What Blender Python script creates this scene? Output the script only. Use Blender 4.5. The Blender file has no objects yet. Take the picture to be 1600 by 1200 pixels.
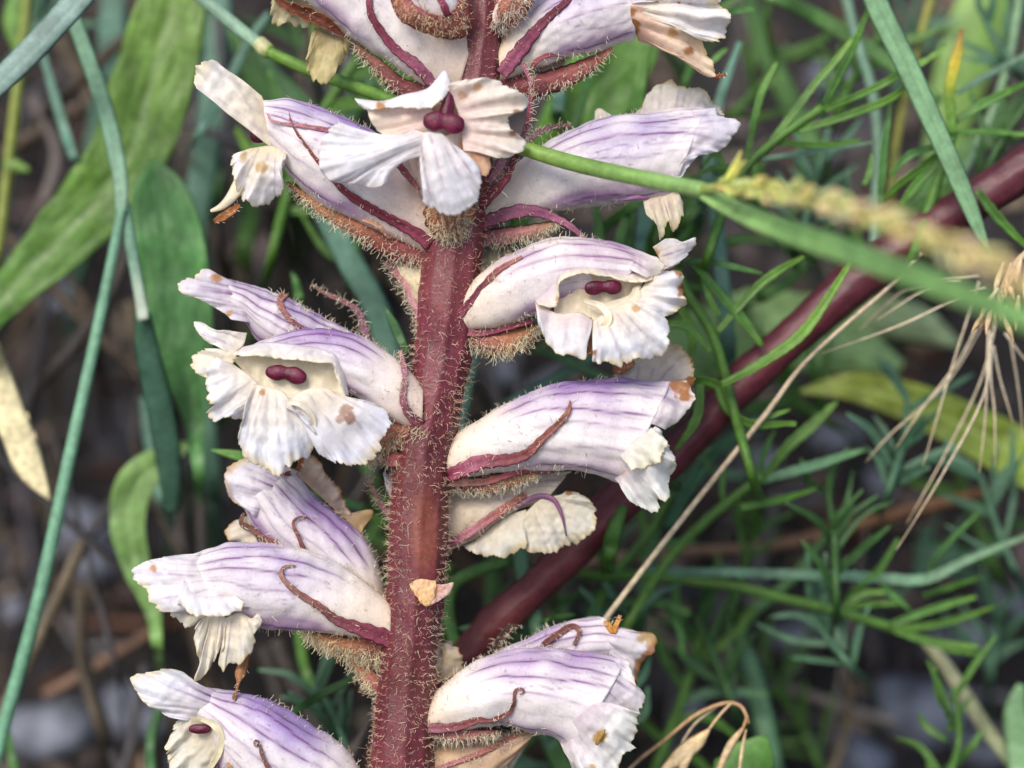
import bpy, math, random
import numpy as np

random.seed(7)
RNG = np.random.default_rng(11)
scene = bpy.context.scene

# ------------------------------------------------------------------ camera, sky, sun
UNIT = 0.00006            # metres per photograph pixel at the flower spike
DIST = 0.20               # camera to spike, metres
DP = DIST / UNIT          # the same in pixels
PITCH = math.radians(22)  # the camera looks down on the plant
CENTRE = np.array([0.0, 0.0, 0.12])
AX_R = np.array([1.0, 0.0, 0.0])
AX_U = np.array([0.0, math.sin(PITCH), math.cos(PITCH)])
AX_Z = np.array([0.0, -math.cos(PITCH), math.sin(PITCH)])   # towards the camera

cam_data = bpy.data.cameras.new("camera")
cam = bpy.data.objects.new("camera", cam_data)
scene.collection.objects.link(cam)
cam.location = CENTRE + AX_Z * DIST
cam.rotation_euler = (math.radians(90) - PITCH, 0, 0)
cam_data.sensor_width = 36
cam_data.lens = 36 * DIST / (1600 * UNIT)
cam_data.clip_start = 0.005
cam_data.clip_end = 50
cam_data.dof.use_dof = True
cam_data.dof.focus_distance = DIST - 35 * UNIT
cam_data.dof.aperture_fstop = 13
scene.camera = cam

SUN_EL, SUN_AZ = math.radians(52), math.radians(210)   # azimuth clockwise from +Y
world = bpy.data.worlds.new("World")
scene.world = world
world.use_nodes = True
wn = world.node_tree
wn.nodes.clear()
sky = wn.nodes.new("ShaderNodeTexSky")
sky.sky_type = 'NISHITA'
sky.sun_disc = False
sky.sun_elevation = SUN_EL
sky.sun_rotation = SUN_AZ
sky.air_density = 1.0
sky.dust_density = 3.0
sky.ozone_density = 1.0
bg = wn.nodes.new("ShaderNodeBackground")
bg.inputs[1].default_value = 0.12
wo = wn.nodes.new("ShaderNodeOutputWorld")
wn.links.new(sky.outputs[0], bg.inputs[0])
wn.links.new(bg.outputs[0], wo.inputs[0])

sun_data = bpy.data.lights.new("sun", 'SUN')
sun_data.energy = 1.5
sun_data.angle = math.radians(24)
sun_data.color = (1.0, 0.94, 0.83)
sun = bpy.data.objects.new("sun", sun_data)
scene.collection.objects.link(sun)
sun.location = (-0.5, -0.6, 1.5)
sun.rotation_euler = (math.radians(90) - SUN_EL, 0, math.pi - SUN_AZ)

scene.view_settings.view_transform = 'Standard'
scene.view_settings.look = 'None'
scene.view_settings.gamma = 1
scene.view_settings.exposure = 0.74

# ------------------------------------------------------------------ small maths
def lin(c):
    c = np.asarray(c, float) / 255.0
    return np.where(c <= 0.04045, c / 12.92, ((c + 0.055) / 1.055) ** 2.4)

def Q(p, z=0.0):
    """photo pixel (+ depth towards the camera, in pixels) -> metric camera-aligned frame"""
    zz = p[2] if len(p) > 2 else z
    k = (DP - zz) / DP
    return np.array([(p[0] - 800) * k, (600 - p[1]) * k, zz], float)

def to_px(V):
    k = (DP - V[..., 2]) / DP
    return np.stack([800 + V[..., 0] / k, 600 - V[..., 1] / k], -1)

def to_world(V):
    V = np.asarray(V, float)
    return (CENTRE + UNIT * (V[..., 0:1] * AX_R + V[..., 1:2] * AX_U + V[..., 2:3] * AX_Z))

def from_world(W):
    d = (np.asarray(W, float) - CENTRE) / UNIT
    return np.stack([d @ AX_R, d @ AX_U, d @ AX_Z], -1)

DOWN = np.array([0.0, -math.cos(PITCH), -math.sin(PITCH)])   # world down, camera frame

def spline(pts, n, closed=False):
    """centripetal-like Catmull-Rom through pts, n samples spread by length"""
    P = np.asarray(pts, float)
    if len(P) == 2:
        t = np.linspace(0, 1, n)[:, None]
        return P[0] * (1 - t) + P[1] * t
    E = np.vstack([2 * P[0] - P[1], P, 2 * P[-1] - P[-2]])
    out = []
    m = 14
    for i in range(len(P) - 1):
        p0, p1, p2, p3 = E[i], E[i + 1], E[i + 2], E[i + 3]
        t = np.linspace(0, 1, m, endpoint=False)[:, None]
        out.append(0.5 * (2 * p1 + (p2 - p0) * t + (2 * p0 - 5 * p1 + 4 * p2 - p3) * t ** 2
                          + (3 * p1 - p0 - 3 * p2 + p3) * t ** 3))
    out = np.vstack(out + [P[-1:]])
    d = np.concatenate([[0], np.cumsum(np.linalg.norm(np.diff(out[:, :3], axis=0), axis=1))])
    s = np.linspace(0, d[-1], n)
    return np.stack([np.interp(s, d, out[:, j]) for j in range(out.shape[1])], -1)

def param_interp(vals, n):
    vals = np.asarray(vals, float)
    return np.interp(np.linspace(0, 1, n), np.linspace(0, 1, len(vals)), vals)

def length(P):
    return float(np.linalg.norm(np.diff(np.asarray(P), axis=0), axis=1).sum())

def unit(v):
    return v / np.maximum(np.linalg.norm(v, axis=-1, keepdims=True), 1e-9)

class Wave:
    """smooth noise: sum of random plane waves, roughly -1..1"""
    def __init__(self, seed, dims, scale, n=14):
        r = np.random.default_rng(seed)
        self.k = r.normal(size=(n, dims)) * scale
        self.ph = r.uniform(0, 6.28, n)
        self.n = n
    def __call__(self, X):
        return np.sin(X @ self.k.T + self.ph).sum(-1) * (1.6 / math.sqrt(self.n)) * 0.6

_seed = [100]
def nseed():
    _seed[0] += 1
    return _seed[0]

# ------------------------------------------------------------------ materials
def new_mat(name):
    m = bpy.data.materials.new(name)
    m.use_nodes = True
    m.node_tree.nodes.clear()
    return m, m.node_tree.nodes, m.node_tree.links

def plant_material(name, rough=0.55, trans=0.0, noise_px=8.0, noise_amt=0.15, bump=0.3, spec=0.3,
                   streak=None, speck=None):
    """colour comes from the vertex colours laid down with each mesh; grain and relief from noise"""
    m, N, L = new_mat(name)
    out = N.new("ShaderNodeOutputMaterial")
    bs = N.new("ShaderNodeBsdfPrincipled")
    bs.inputs["Roughness"].default_value = rough
    bs.inputs["Specular IOR Level"].default_value = spec
    at = N.new("ShaderNodeAttribute"); at.attribute_name = "Col"
    tc = N.new("ShaderNodeTexCoord")
    nz = N.new("ShaderNodeTexNoise")
    nz.inputs["Scale"].default_value = 1.0 / (noise_px * UNIT)
    nz.inputs["Detail"].default_value = 4
    nz.inputs["Roughness"].default_value = 0.6
    L.new(tc.outputs["Object"], nz.inputs["Vector"])
    mr = N.new("ShaderNodeMapRange")
    mr.inputs["From Min"].default_value = 0.3; mr.inputs["From Max"].default_value = 0.7
    mr.inputs["To Min"].default_value = 1 - noise_amt; mr.inputs["To Max"].default_value = 1 + noise_amt
    L.new(nz.outputs["Fac"], mr.inputs["Value"])
    mul = N.new("ShaderNodeVectorMath"); mul.operation = 'SCALE'
    L.new(at.outputs["Color"], mul.inputs[0]); L.new(mr.outputs[0], mul.inputs["Scale"])
    col = mul.outputs[0]
    if speck:
        vz = N.new("ShaderNodeTexNoise")
        vz.inputs["Scale"].default_value = 1.0 / (speck[0] * UNIT)
        vz.inputs["Detail"].default_value = 1
        L.new(tc.outputs["Object"], vz.inputs["Vector"])
        sr = N.new("ShaderNodeMapRange")
        sr.inputs["From Min"].default_value = speck[1]; sr.inputs["From Max"].default_value = speck[1] + 0.06
        L.new(vz.outputs["Fac"], sr.inputs["Value"])
        sm = N.new("ShaderNodeMath"); sm.operation = 'MULTIPLY'; sm.inputs[1].default_value = speck[3]
        L.new(sr.outputs[0], sm.inputs[0])
        mx = N.new("ShaderNodeMix"); mx.data_type = 'RGBA'
        L.new(sm.outputs[0], mx.inputs["Factor"])
        L.new(col, mx.inputs["A"]); mx.inputs["B"].default_value = (*lin(speck[2]), 1)
        col = mx.outputs["Result"]
    L.new(col, bs.inputs["Base Color"])
    bp = N.new("ShaderNodeBump")
    bp.inputs["Strength"].default_value = bump
    bp.inputs["Distance"].default_value = 2.6 * UNIT
    L.new(nz.outputs["Fac"], bp.inputs["Height"])
    L.new(bp.outputs[0], bs.inputs["Normal"])
    if trans > 0:
        tr = N.new("ShaderNodeBsdfTranslucent")
        L.new(col, tr.inputs["Color"]); L.new(bp.outputs[0], tr.inputs["Normal"])
        ms = N.new("ShaderNodeMixShader"); ms.inputs[0].default_value = trans
        L.new(bs.outputs[0], ms.inputs[1]); L.new(tr.outputs[0], ms.inputs[2])
        L.new(ms.outputs[0], out.inputs[0])
    else:
        L.new(bs.outputs[0], out.inputs[0])
    return m

M_PETAL = plant_material("petal", rough=0.42, trans=0.36, noise_px=5, noise_amt=0.08, bump=0.28, spec=0.42,
                         speck=(6, 0.71, (140, 100, 165), 0.25))
M_LIP = plant_material("petal_lip", rough=0.42, trans=0.42, noise_px=7, noise_amt=0.07, bump=0.25, spec=0.4)
M_FLESH = plant_material("fleshy_red", rough=0.42, trans=0.05, noise_px=7, noise_amt=0.22, bump=0.5, spec=0.45)
M_BRACT = plant_material("bract", rough=0.6, trans=0.12, noise_px=6, noise_amt=0.28, bump=0.7, spec=0.3)
M_DRY = plant_material("dry_tissue", rough=0.65, trans=0.15, noise_px=6, noise_amt=0.35, bump=0.8, spec=0.25)
M_HAIR = plant_material("glandular_hair", rough=0.4, trans=0.3, noise_px=20, noise_amt=0.2, bump=0.0, spec=0.5)
M_STIGMA = plant_material("stigma", rough=0.42, noise_px=5, noise_amt=0.25, bump=0.5, spec=0.4)
M_LEAF = plant_material("green_leaf", rough=0.45, trans=0.22, noise_px=14, noise_amt=0.22, bump=0.35, spec=0.4)
M_STRAW = plant_material("straw", rough=0.6, trans=0.1, noise_px=12, noise_amt=0.3, bump=0.5, spec=0.3)

# ------------------------------------------------------------------ object helpers
COL = scene.collection

def make_obj(name, V, F, C, mat, parent=None, origin=None, solid=0.0, smooth=True, kind=None):
    """V in the camera frame (pixels), F list/array of quads or tris, C per-vertex linear colour"""
    W = to_world(np.asarray(V, float))
    if origin is None:
        org = W.mean(0)
    else:
        org = np.asarray(origin, float)
    me = bpy.data.meshes.new(name)
    faces = F if isinstance(F, list) else F.tolist()
    me.from_pydata((W - org).tolist(), [], faces)
    at = me.attributes.new("Col", 'FLOAT_COLOR', 'POINT')
    rgba = np.ones((len(W), 4), np.float32)
    rgba[:, :3] = np.clip(C, 0, 1)
    at.data.foreach_set("color", rgba.ravel())
    if smooth:
        me.polygons.foreach_set("use_smooth", [True] * len(me.polygons))
    me.materials.append(mat)
    me.update()
    o = bpy.data.objects.new(name, me)
    COL.objects.link(o)
    if parent is not None:
        o.parent = parent
        o.location = org - world_loc(parent)
    else:
        o.location = org
    if solid > 0:
        md = o.modifiers.new("thickness", 'SOLIDIFY')
        md.thickness = solid * UNIT
        md.offset = 0
    if kind:
        o["kind"] = kind
    LOC[o.name] = org
    return o

LOC = {}
def world_loc(o):
    return LOC[o.name]

def make_empty(name, loc):
    o = bpy.data.objects.new(name, None)
    o.empty_display_size = 0.005
    COL.objects.link(o)
    o.location = loc
    LOC[o.name] = np.asarray(loc, float)
    return o

def tag(o, label, cat, group=None):
    o["label"] = label
    o["category"] = cat
    if group:
        o["group"] = group
    return o

def grid_faces(n, m, wrap=False):
    """n rows x m columns"""
    i = np.arange(n - 1)[:, None]
    j = np.arange(m if wrap else m - 1)[None, :]
    jn = (j + 1) % m
    a = i * m + j; b = i * m + jn; c = (i + 1) * m + jn; d = (i + 1) * m + j
    return np.stack([a, b, c, d], -1).reshape(-1, 4)

# ------------------------------------------------------------------ shape builders (camera frame)
def tube_shape(dorsal, ventral, z=0.0, lat=0.8, nt=90, na=132, seed=1, z_end=None, crumple=1.5):
    nd = np.array([Q(p, z) for p in dorsal]); nv = np.array([Q(p, z) for p in ventral])
    D = spline(nd, nt); Vv = spline(nv, nt)
    if z_end is not None:
        ramp = np.linspace(0, 1, nt) ** 1.3 * (z_end - z)
        D[:, 2] += ramp; Vv[:, 2] += ramp
    c = (D + Vv) / 2
    h = (D - Vv) / 2
    T = unit(np.gradient(c, axis=0))
    Lt = unit(np.cross(T, h))
    # near side positive
    sg = np.where(Lt[:, 2:3] < 0, -1.0, 1.0)
    Lt = Lt * sg
    hl = np.linalg.norm(h, axis=1, keepdims=True)
    a = np.linspace(-math.pi, math.pi, na, endpoint=False)
    ca, sa = np.cos(a), np.sin(a)
    # slightly squarish section
    t = np.linspace(0, 1, nt)
    P = c[:, None] + ca[None, :, None] * h[:, None] + (sa[None, :, None] * Lt[:, None]) * (hl[:, None] * lat)
    nrm = unit(ca[None, :, None] * unit(h)[:, None] * lat + sa[None, :, None] * Lt[:, None])
    A, T2 = np.meshgrid(a, t)
    w = Wave(seed, 3, 0.035); w2 = Wave(seed + 1, 3, 0.11)
    disp = crumple * (1.2 * w(P) + 0.75 * w2(P)) * np.clip(T2 * 4, 0.2, 1)
    wr = Wave(seed + 4, 2, 1.2)
    disp = disp + 0.9 * np.sin(A * 8 + 1.5 * wr(np.stack([A, T2 * 3], -1))) * np.clip((T2 - .1) * 3, 0, 1)
    P = P + nrm * disp[..., None]
    return dict(P=P, n=nrm, A=A, T=T2, nt=nt, na=na, h=hl)

VEINS = [(0.02, .35, 0.55), (0.38, .75, .34), (0.76, 1.0, .24), (1.14, .9, .32), (1.58, .5, .42), (2.05, .4, .5),
         (2.62, 1.0, .40), (0.56, .3, .62), (0.95, .35, .66), (1.34, .3, .7)]

def tube_colour(tb, seed, purple=1.0, cream=(249, 232, 212), white=(248, 243, 242), lilac=(186, 164, 220),
                vein=(128, 76, 142), warm=0.0):
    A, T = tb["A"], tb["T"]
    hl = tb["h"]
    P = tb["P"]
    wv = Wave(seed + 5, 2, 3.0); wa = Wave(seed + 6, 3, 0.02); wb = Wave(seed + 7, 3, 0.06)
    aa = np.abs(A)
    C = np.zeros(P.shape)
    base_f = np.clip((0.42 - T) / 0.42 + 0.15 * wa(P), 0, 1)[..., None]
    C[:] = lin(white)
    C = C * (1 - base_f) + lin(cream) * base_f
    # lilac wash over the back, fading to the flanks and to the margin
    wash = np.exp(-(aa / 1.25) ** 2) * np.clip((T - 0.22) / 0.35, 0, 1) * np.clip((1.02 - T) / 0.25, 0, 1)
    wash = np.clip(wash * (0.9 + 0.45 * wa(P) + 0.28 * wb(P)), 0, 1) * 0.9 * purple
    C = C * (1 - wash[..., None]) + lin(lilac) * wash[..., None]
    # two purple keels under the tube
    keel = np.exp(-((aa - 2.5) / 0.26) ** 2) * np.clip((T - 0.30) / 0.15, 0, 1) * np.clip((1.05 - T) / 0.2, 0, 1)
    keel = np.clip(keel * (0.9 + 0.5 * wa(P)), 0, 1) * 0.62 * purple
    C = C * (1 - keel[..., None]) + lin((160, 108, 166)) * keel[..., None]
    # veins
    pxw = np.maximum(hl, 6)
    tot = np.zeros(A.shape)
    for k, (a0, st, t0) in enumerate(VEINS):
        for sg in (-1, 1):
            drift = 0.025 * wb(P) + 0.065 * wv(np.stack([T * 2.2 + k * 1.7, np.full_like(T, sg * 3.0 + k)], -1)) + 0.10 * (T - 0.5) * math.cos(a0)
            d = np.abs(A - sg * a0 - drift) * pxw
            wid = 1.5 if k < 7 else 1.0
            line = 0.88 * np.exp(-(d / wid) ** 2) + 0.28 * np.exp(-(d / (wid * 5.5)) ** 2)
            fade = np.clip((T - t0) / 0.14, 0, 1) * np.clip((1.04 - T) / 0.10, 0, 1)
            tot = np.maximum(tot, line * fade * st)
    for k in range(26):
        rg = np.random.default_rng(seed * 31 + k)
        a0 = rg.uniform(-1.9, 1.9); t0 = rg.uniform(.45, .9); sl = rg.choice([-1, 1]) * rg.uniform(.5, 1.3); ln_ = rg.uniform(.08, .2)
        d = np.abs(A - a0 - sl * (T - t0) - 0.04 * wb(P)) * pxw
        tot = np.maximum(tot, np.exp(-(d / 1.1) ** 2) * np.clip((T - t0) / .03, 0, 1) * np.clip((t0 + ln_ - T) / .05, 0, 1) * 0.5)
    brk = np.clip(0.95 + 0.35 * wb(P), 0.3, 1)
    tot = np.clip(tot * brk * 1.0 * purple, 0, 1)
    C = C * (1 - tot[..., None]) + lin(vein) * tot[..., None]
    if warm:
        C = C * (1 - warm) + lin((232, 205, 180)) * warm
    return C

def apply_spots(C, V, spots):
    if not spots:
        return C
    px = to_px(V)
    w = Wave(nseed(), 2, 0.16); w2 = Wave(nseed(), 2, 0.45)
    n = w(px) * 0.45 + w2(px) * 0.25
    for s in spots:
        x, y, r = s[:3]
        col = s[3] if len(s) > 3 else (165, 105, 45)
        d = np.hypot(px[..., 0] - x, px[..., 1] - y) / r
        f = np.clip((1.0 + 0.6 * n - d) / 0.35, 0, 1)[..., None] * 0.9
        C = C * (1 - f) + lin(col) * f
    return C

def petal_shape(base, outer, zb=0.0, zo=0.0, bulge=6.0, ruffle=6.0, jag=2.5, curl=0.0, seed=1, pleat=1.6, freq=None,
                inner=(240, 230, 214), col=(244, 242, 244), edge=(246, 232, 200), edge_w=0.14, vein=(150, 120, 170),
                nvein=None, vein_s=0.45, edge_s=0.8, spots=None, crumple=3.0, brown=0.0, base_col=None, mid=None):
    B0 = np.array([Q(p, zb) for p in base]); O0 = np.array([Q(p, zo) for p in outer])
    arc = length(O0)
    ns = int(np.clip(arc / 2.2, 18, 110))
    B = spline(B0, ns); O = spline(O0, ns)
    dep = np.linalg.norm(O - B, axis=1).mean()
    nt = int(np.clip(dep / 2.2, 12, 60))
    s = np.linspace(0, 1, ns)
    r = np.random.default_rng(seed)
    wj = Wave(seed, 1, 1.0, 10)
    arcs = (s * arc)[:, None]
    jn = wj(arcs * 0.20) * 0.6 + wj(arcs * 0.62 + 9) * 0.6 + wj(arcs * 0.06 + 4) * 0.8
    jn = jn - 0.9 * np.clip(wj(arcs * 0.33 + 21) - 0.7, 0, 1) * 2.2
    dirv = unit(O - B)
    O = O + dirv * (1.25 * jag * jn)[:, None]
    t = np.linspace(0, 1, nt)
    S, T = np.meshgrid(s, t)
    P = B[None] * (1 - T[..., None]) + O[None] * T[..., None]
    if mid is not None:
        Mm = spline(np.array([Q(p, zo) for p in mid]), ns)
        K = 2 * Mm - (B + O) / 2
        tt_ = T[..., None]
        P = (1 - tt_) ** 2 * B[None] + 2 * tt_ * (1 - tt_) * K[None] + tt_ ** 2 * O[None]
    f = freq if freq else max(1.2, arc / 48.0)
    ph = r.uniform(0, 6.28, 3)
    warp = 0.25 * wj((S * arc * 0.02)[..., None] + 3)
    z = bulge * np.sin(math.pi * np.clip(T, 0, 1) * 0.85)
    wr_ = Wave(seed + 11, 2, 1.0, 12)
    fan = np.stack([S * f * 5.0, T * 0.9], -1)
    ruffle = ruffle * 1.35
    z = z + ruffle * T ** 1.3 * (0.9 * np.sin(2 * math.pi * f * S + ph[0] + 4 * warp) + 0.9 * wr_(fan))
    frill = np.clip((T - 0.62) / 0.38, 0, 1) ** 1.5
    z = z + 0.55 * ruffle * frill * wr_(np.stack([S * arc * 0.24, T * 0.6 + 2], -1))
    # irregular creases that fan out with the lobe
    cre = wr_(np.stack([S * arc * 0.13, T * 2.2 + 5], -1))
    cre = np.sign(cre) * np.abs(cre) ** 1.3
    z = z + pleat * 1.25 * np.clip(T * 1.6, 0, 1) * cre * (0.6 + 0.5 * wr_(np.stack([S * arc * 0.05, T * 2.5 + 9], -1)))
    z = z + curl * np.clip((T - 0.72) / 0.28, 0, 1) ** 2
    w1 = Wave(seed + 2, 3, 0.05); w2 = Wave(seed + 3, 3, 0.16); w3 = Wave(seed + 4, 3, 0.33)
    z = z + crumple * (1.2 * w1(P) + 0.45 * w2(P) + 0.12 * w3(P)) * np.clip(T * 3, 0, 1)
    P = P.copy()
    P[..., 2] += z
    # crumpling also shifts within the sheet
    P[..., 0] += 0.8 * crumple * w1(P[..., [1, 2, 0]]) * T
    P[..., 1] += 0.8 * crumple * w1(P[..., [2, 0, 1]]) * T
    # colour
    C = np.zeros(P.shape)
    g = np.clip(T * 1.25 + 0.12 * w1(P), 0, 1)[..., None]
    inn = lin(inner)
    if base_col is not None:
        P[..., 2] += 4.5 * np.clip(T * 5, 0, 1)
        inn = base_col(B)[None]
        g = np.clip(T * 1.5 - 0.15 + 0.12 * w1(P), 0, 1)[..., None]
    C[:] = inn * (1 - g) + lin(col) * g
    nv = nvein if nvein is not None else max(2, int(arc / 34))
    tot = np.zeros(S.shape)
    for k in range(nv):
        s0 = (k + 0.5) / nv + r.uniform(-0.2, 0.2) / nv
        st = r.uniform(0.45, 1.0)
        for br in (0, 1):
            t0 = r.uniform(0.3, 0.55)
            off = br * np.clip(T - t0, 0, 1) * r.choice([-1, 1]) * 0.35 / nv
            d = np.abs(S - s0 - off - 0.012 * w1(P)) * (arc * np.clip(T, 0.35, 1))
            line = np.exp(-(d / 1.3) ** 2) + 0.25 * np.exp(-(d / 5.0) ** 2)
            fade = np.clip((0.97 - T) / 0.3, 0, 1) * np.clip((T - 0.02) / 0.1, 0, 1)
            if br:
                fade = fade * (T > t0)
            tot = np.maximum(tot, line * fade * st * (0.75 if br else 1))
    tot = np.clip(tot * vein_s * np.clip(0.7 + 0.6 * w2(P), 0.1, 1), 0, 1)[..., None]
    C = C * (1 - tot) + lin(vein) * tot
    e = np.clip((T - (1 - edge_w) + 0.05 * w1(P) + 0.04 * w2(P)) / max(edge_w, .02), 0, 1) ** 1.2 * edge_s
    e = e[..., None]
    C = C * (1 - e) + lin(edge) * e
    if brown > 0:
        wb = Wave(seed + 9, 3, 0.045)
        bb = np.clip((T - 0.88 + 0.16 * wb(P) + 0.05 * w2(P)) / 0.07, 0, 1) * np.clip(0.5 + 1.4 * wb(P + 40), 0, 1) * brown
        bb = np.clip(bb, 0, 1)[..., None]
        C = C * (1 - bb) + lin((168, 112, 52)) * bb
    V = P.reshape(-1, 3); C = C.reshape(-1, 3)
    C = apply_spots(C, V, spots)
    return V, grid_faces(nt, ns), C, P

def blade_shape(pts, widths, z=0.0, thick=0.16, cup=0.25, roll=0.0, twist=0.0, nk=9, col=((120, 60, 70),), seed=1,
                wob=0.0, midrib=None, nvein=0, step=4.0, edge=None, serr=0.0, vfold=0.0, sidevein=None):
    if midrib is not None:
        nk = max(nk, 35)
    C0 = np.array([Q(p, z) for p in pts])
    ksc = np.array([(DP - c[2]) / DP for c in C0])
    L = length(C0)
    n = int(np.clip(L / (step * ksc.mean()), 10, 140))
    X = np.column_stack([C0, np.asarray(widths, float) * ksc])
    S = spline(X, n)
    ctr, w = S[:, :3], np.maximum(S[:, 3], 0.6)
    T = unit(np.gradient(ctr, axis=0))
    N = np.array([0, 0, 1.0]) - T * T[:, 2:3]
    bad = np.linalg.norm(N, axis=1) < 0.15
    N[bad] = np.array([0, 1.0, 0]) - T[bad] * T[bad][:, 1:2]
    N = unit(N)
    ang = np.radians(np.asarray(param_interp(roll if isinstance(roll, (list, tuple)) else [roll, roll], n)))
    ang = ang + np.linspace(0, math.radians(twist), n)
    Sd = np.cross(T, N)
    N2 = N * np.cos(ang)[:, None] + Sd * np.sin(ang)[:, None]
    Sd = np.cross(T, N2)
    k = np.linspace(-1, 1, nk)
    kk = np.concatenate([k, k[-2:0:-1]])
    side = np.concatenate([np.ones(nk), -np.ones(nk - 2)])
    prof = np.sqrt(np.clip(1 - kk ** 2, 0, 1))
    hw = (w / 2)[:, None]
    wz = Wave(seed, 3, 0.05); wz2 = Wave(seed + 1, 3, 0.2)
    wl = np.ones_like(hw)
    sv = np.linspace(0, L, n)
    if serr > 0:
        r = np.random.default_rng(seed)
        wl = wl + serr * np.sin(sv * 0.33 + r.uniform(0, 6) + 2 * np.sin(sv * 0.05))[:, None]
    off = (-cup * kk ** 2 + vfold * np.abs(kk))[None, :] * hw + (side * prof)[None, :] * np.maximum(hw * thick, 0.5)
    P = ctr[:, None] + Sd[:, None] * (kk[None, :] * hw * wl)[..., None] + N2[:, None] * off[..., None]
    if wob:
        d = wob * (wz(P) + 0.4 * wz2(P))
        P = P + N2[:, None] * d[..., None]
    # colour along the length
    stops = np.array([lin(c) for c in col])
    tt = np.linspace(0, 1, n)
    C = np.stack([np.interp(tt, np.linspace(0, 1, len(stops)), stops[:, j]) for j in range(3)], -1)
    C = np.repeat(C[:, None], len(kk), 1)
    C = C * (1 + 0.16 * wz(P) + 0.08 * wz2(P))[..., None]
    if nvein:
        g = 0.5 + 0.5 * np.cos(kk * math.pi * nvein)
        C = C * (1 - 0.18 * g)[None, :, None]
    if midrib is not None:
        f = np.exp(-(kk * hw / max(1.2, 0.045 * w.max())) ** 2)[..., None] * 0.85
        f = f * np.clip(1.25 - tt, 0.3, 1)[:, None, None]
        C = C * (1 - f) + lin(midrib) * f
    if sidevein is not None:
        ph_ = (sv[:, None] - np.abs(kk)[None, :] * hw * 1.1) / sidevein + 0.35 * wz(P)
        f = np.exp(-((np.mod(ph_, 1) - 0.5) / 0.09) ** 2) * (np.abs(kk) < .93)[None, :]
        C = C * (1 + 0.28 * f[..., None]) * (1 + 0.10 * wz2(P * 0.6))[..., None]
    if edge is not None:
        f = np.clip((np.abs(kk) - 0.72) / 0.28, 0, 1)[None, :, None] * np.ones((n, 1, 1)) * 0.7
        C = C * (1 - f) + lin(edge) * f
    m = len(kk)
    F = grid_faces(n, m, wrap=True).tolist()
    F.append(list(range(m))[::-1]); F.append([(n - 1) * m + i for i in range(m)])
    return P.reshape(-1, 3), F, np.clip(C, 0, 1).reshape(-1, 3), dict(P=P, n=np.sign(side)[None, :, None] * N2[:, None] * prof[None, :, None] + Sd[:, None] * kk[None, :, None] * 1.0)

def stalk_shape(pts, radii, z=0.0, na=14, col=((120, 60, 70),), seed=1, wob=0.0, ribs=0, rib_amp=0.04, streak=0.12, step=5.0):
    C0 = np.array([Q(p, z) for p in pts])
    ksc = np.array([(DP - c[2]) / DP for c in C0])
    L = length(C0)
    n = int(np.clip(L / (step * ksc.mean()), 8, 240))
    S = spline(np.column_stack([C0, np.asarray(radii, float) * ksc]), n)
    ctr, r = S[:, :3], np.maximum(S[:, 3], 0.3)
    T = unit(np.gradient(ctr, axis=0))
    N = np.array([0.08, 0.05, 1.0]) - T * (T @ np.array([0.08, 0.05, 1.0]))[:, None]
    N = unit(N)
    B = np.cross(T, N)
    a = np.linspace(0, 2 * math.pi, na, endpoint=False)
    rr = np.ones(na)
    if ribs:
        rr = 1 + rib_amp * np.cos(a * ribs) + 0.4 * rib_amp * np.cos(a * (ribs * 2 + 1) + 1)
    R = r[:, None] * rr[None, :]
    nr = np.cos(a)[None, :, None] * N[:, None] + np.sin(a)[None, :, None] * B[:, None]
    P = ctr[:, None] + nr * R[..., None]
    wz = Wave(seed, 3, 0.03); wz2 = Wave(seed + 1, 3, 0.12)
    if wob:
        P = P + nr * (wob * (wz(P) + 0.4 * wz2(P)))[..., None]
    stops = np.array([lin(c) for c in col])
    tt = np.linspace(0, 1, n)
    C = np.stack([np.interp(tt, np.linspace(0, 1, len(stops)), stops[:, j]) for j in range(3)], -1)
    C = np.repeat(C[:, None], na, 1)
    rg = np.random.default_rng(seed)
    st = rg.normal(size=na)
    st = (st + np.roll(st, 1)) * 0.6
    C = C * (1 + streak * st[None, :] + 0.12 * wz(P) + 0.08 * wz2(P))[..., None]
    F = grid_faces(n, na, wrap=True).tolist()
    F.append(list(range(na))[::-1]); F.append([(n - 1) * na + i for i in range(na)])
    return P.reshape(-1, 3), F, np.clip(C, 0, 1).reshape(-1, 3), dict(P=P, n=nr)

def hair_shape(P0, N, length_px, rad=0.85, col=(228, 205, 188), bend=0.35, seed=1, droop=None, jitter=0.45):
    """many tapered hairs with a small knob at the end"""
    r = np.random.default_rng(seed)
    n = len(P0)
    d = unit(unit(N) + r.normal(size=(n, 3)) * jitter)
    b = r.normal(size=(n, 3)) * bend
    if droop is not None:
        b = b + np.asarray(droop)
    Ls = (length_px * r.uniform(0.45, 1.25, n))[:, None]
    p1 = P0 + d * Ls * 0.5
    p2 = P0 + unit(d + b) * Ls
    base = P0 - d * 1.2
    u = unit(np.cross(d, r.normal(size=(n, 3))))
    v = np.cross(d, u)
    ring = []
    for p, rr in ((base, 1.15), (p1, 0.8), (p2 - (p2 - p1) * 0.12, 0.7), (p2, 1.05)):
        for q in range(3):
            a = q * 2.094
            ring.append(p + (u * math.cos(a) + v * math.sin(a)) * rad * rr)
    V = np.stack(ring, 1)           # n,12,3
    f = []
    for s in range(3):
        for q in range(3):
            f.append([s * 3 + q, s * 3 + (q + 1) % 3, s * 3 + 3 + (q + 1) % 3, s * 3 + 3 + q])
    f = np.array(f)
    F = (f[None] + (np.arange(n) * 12)[:, None, None]).reshape(-1, 4)
    C = np.repeat((lin(col)[None] * (1 + 0.25 * r.normal(size=(n, 1)))), 12, 0)
    return V.reshape(-1, 3), F, np.clip(C, 0, 1)

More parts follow.
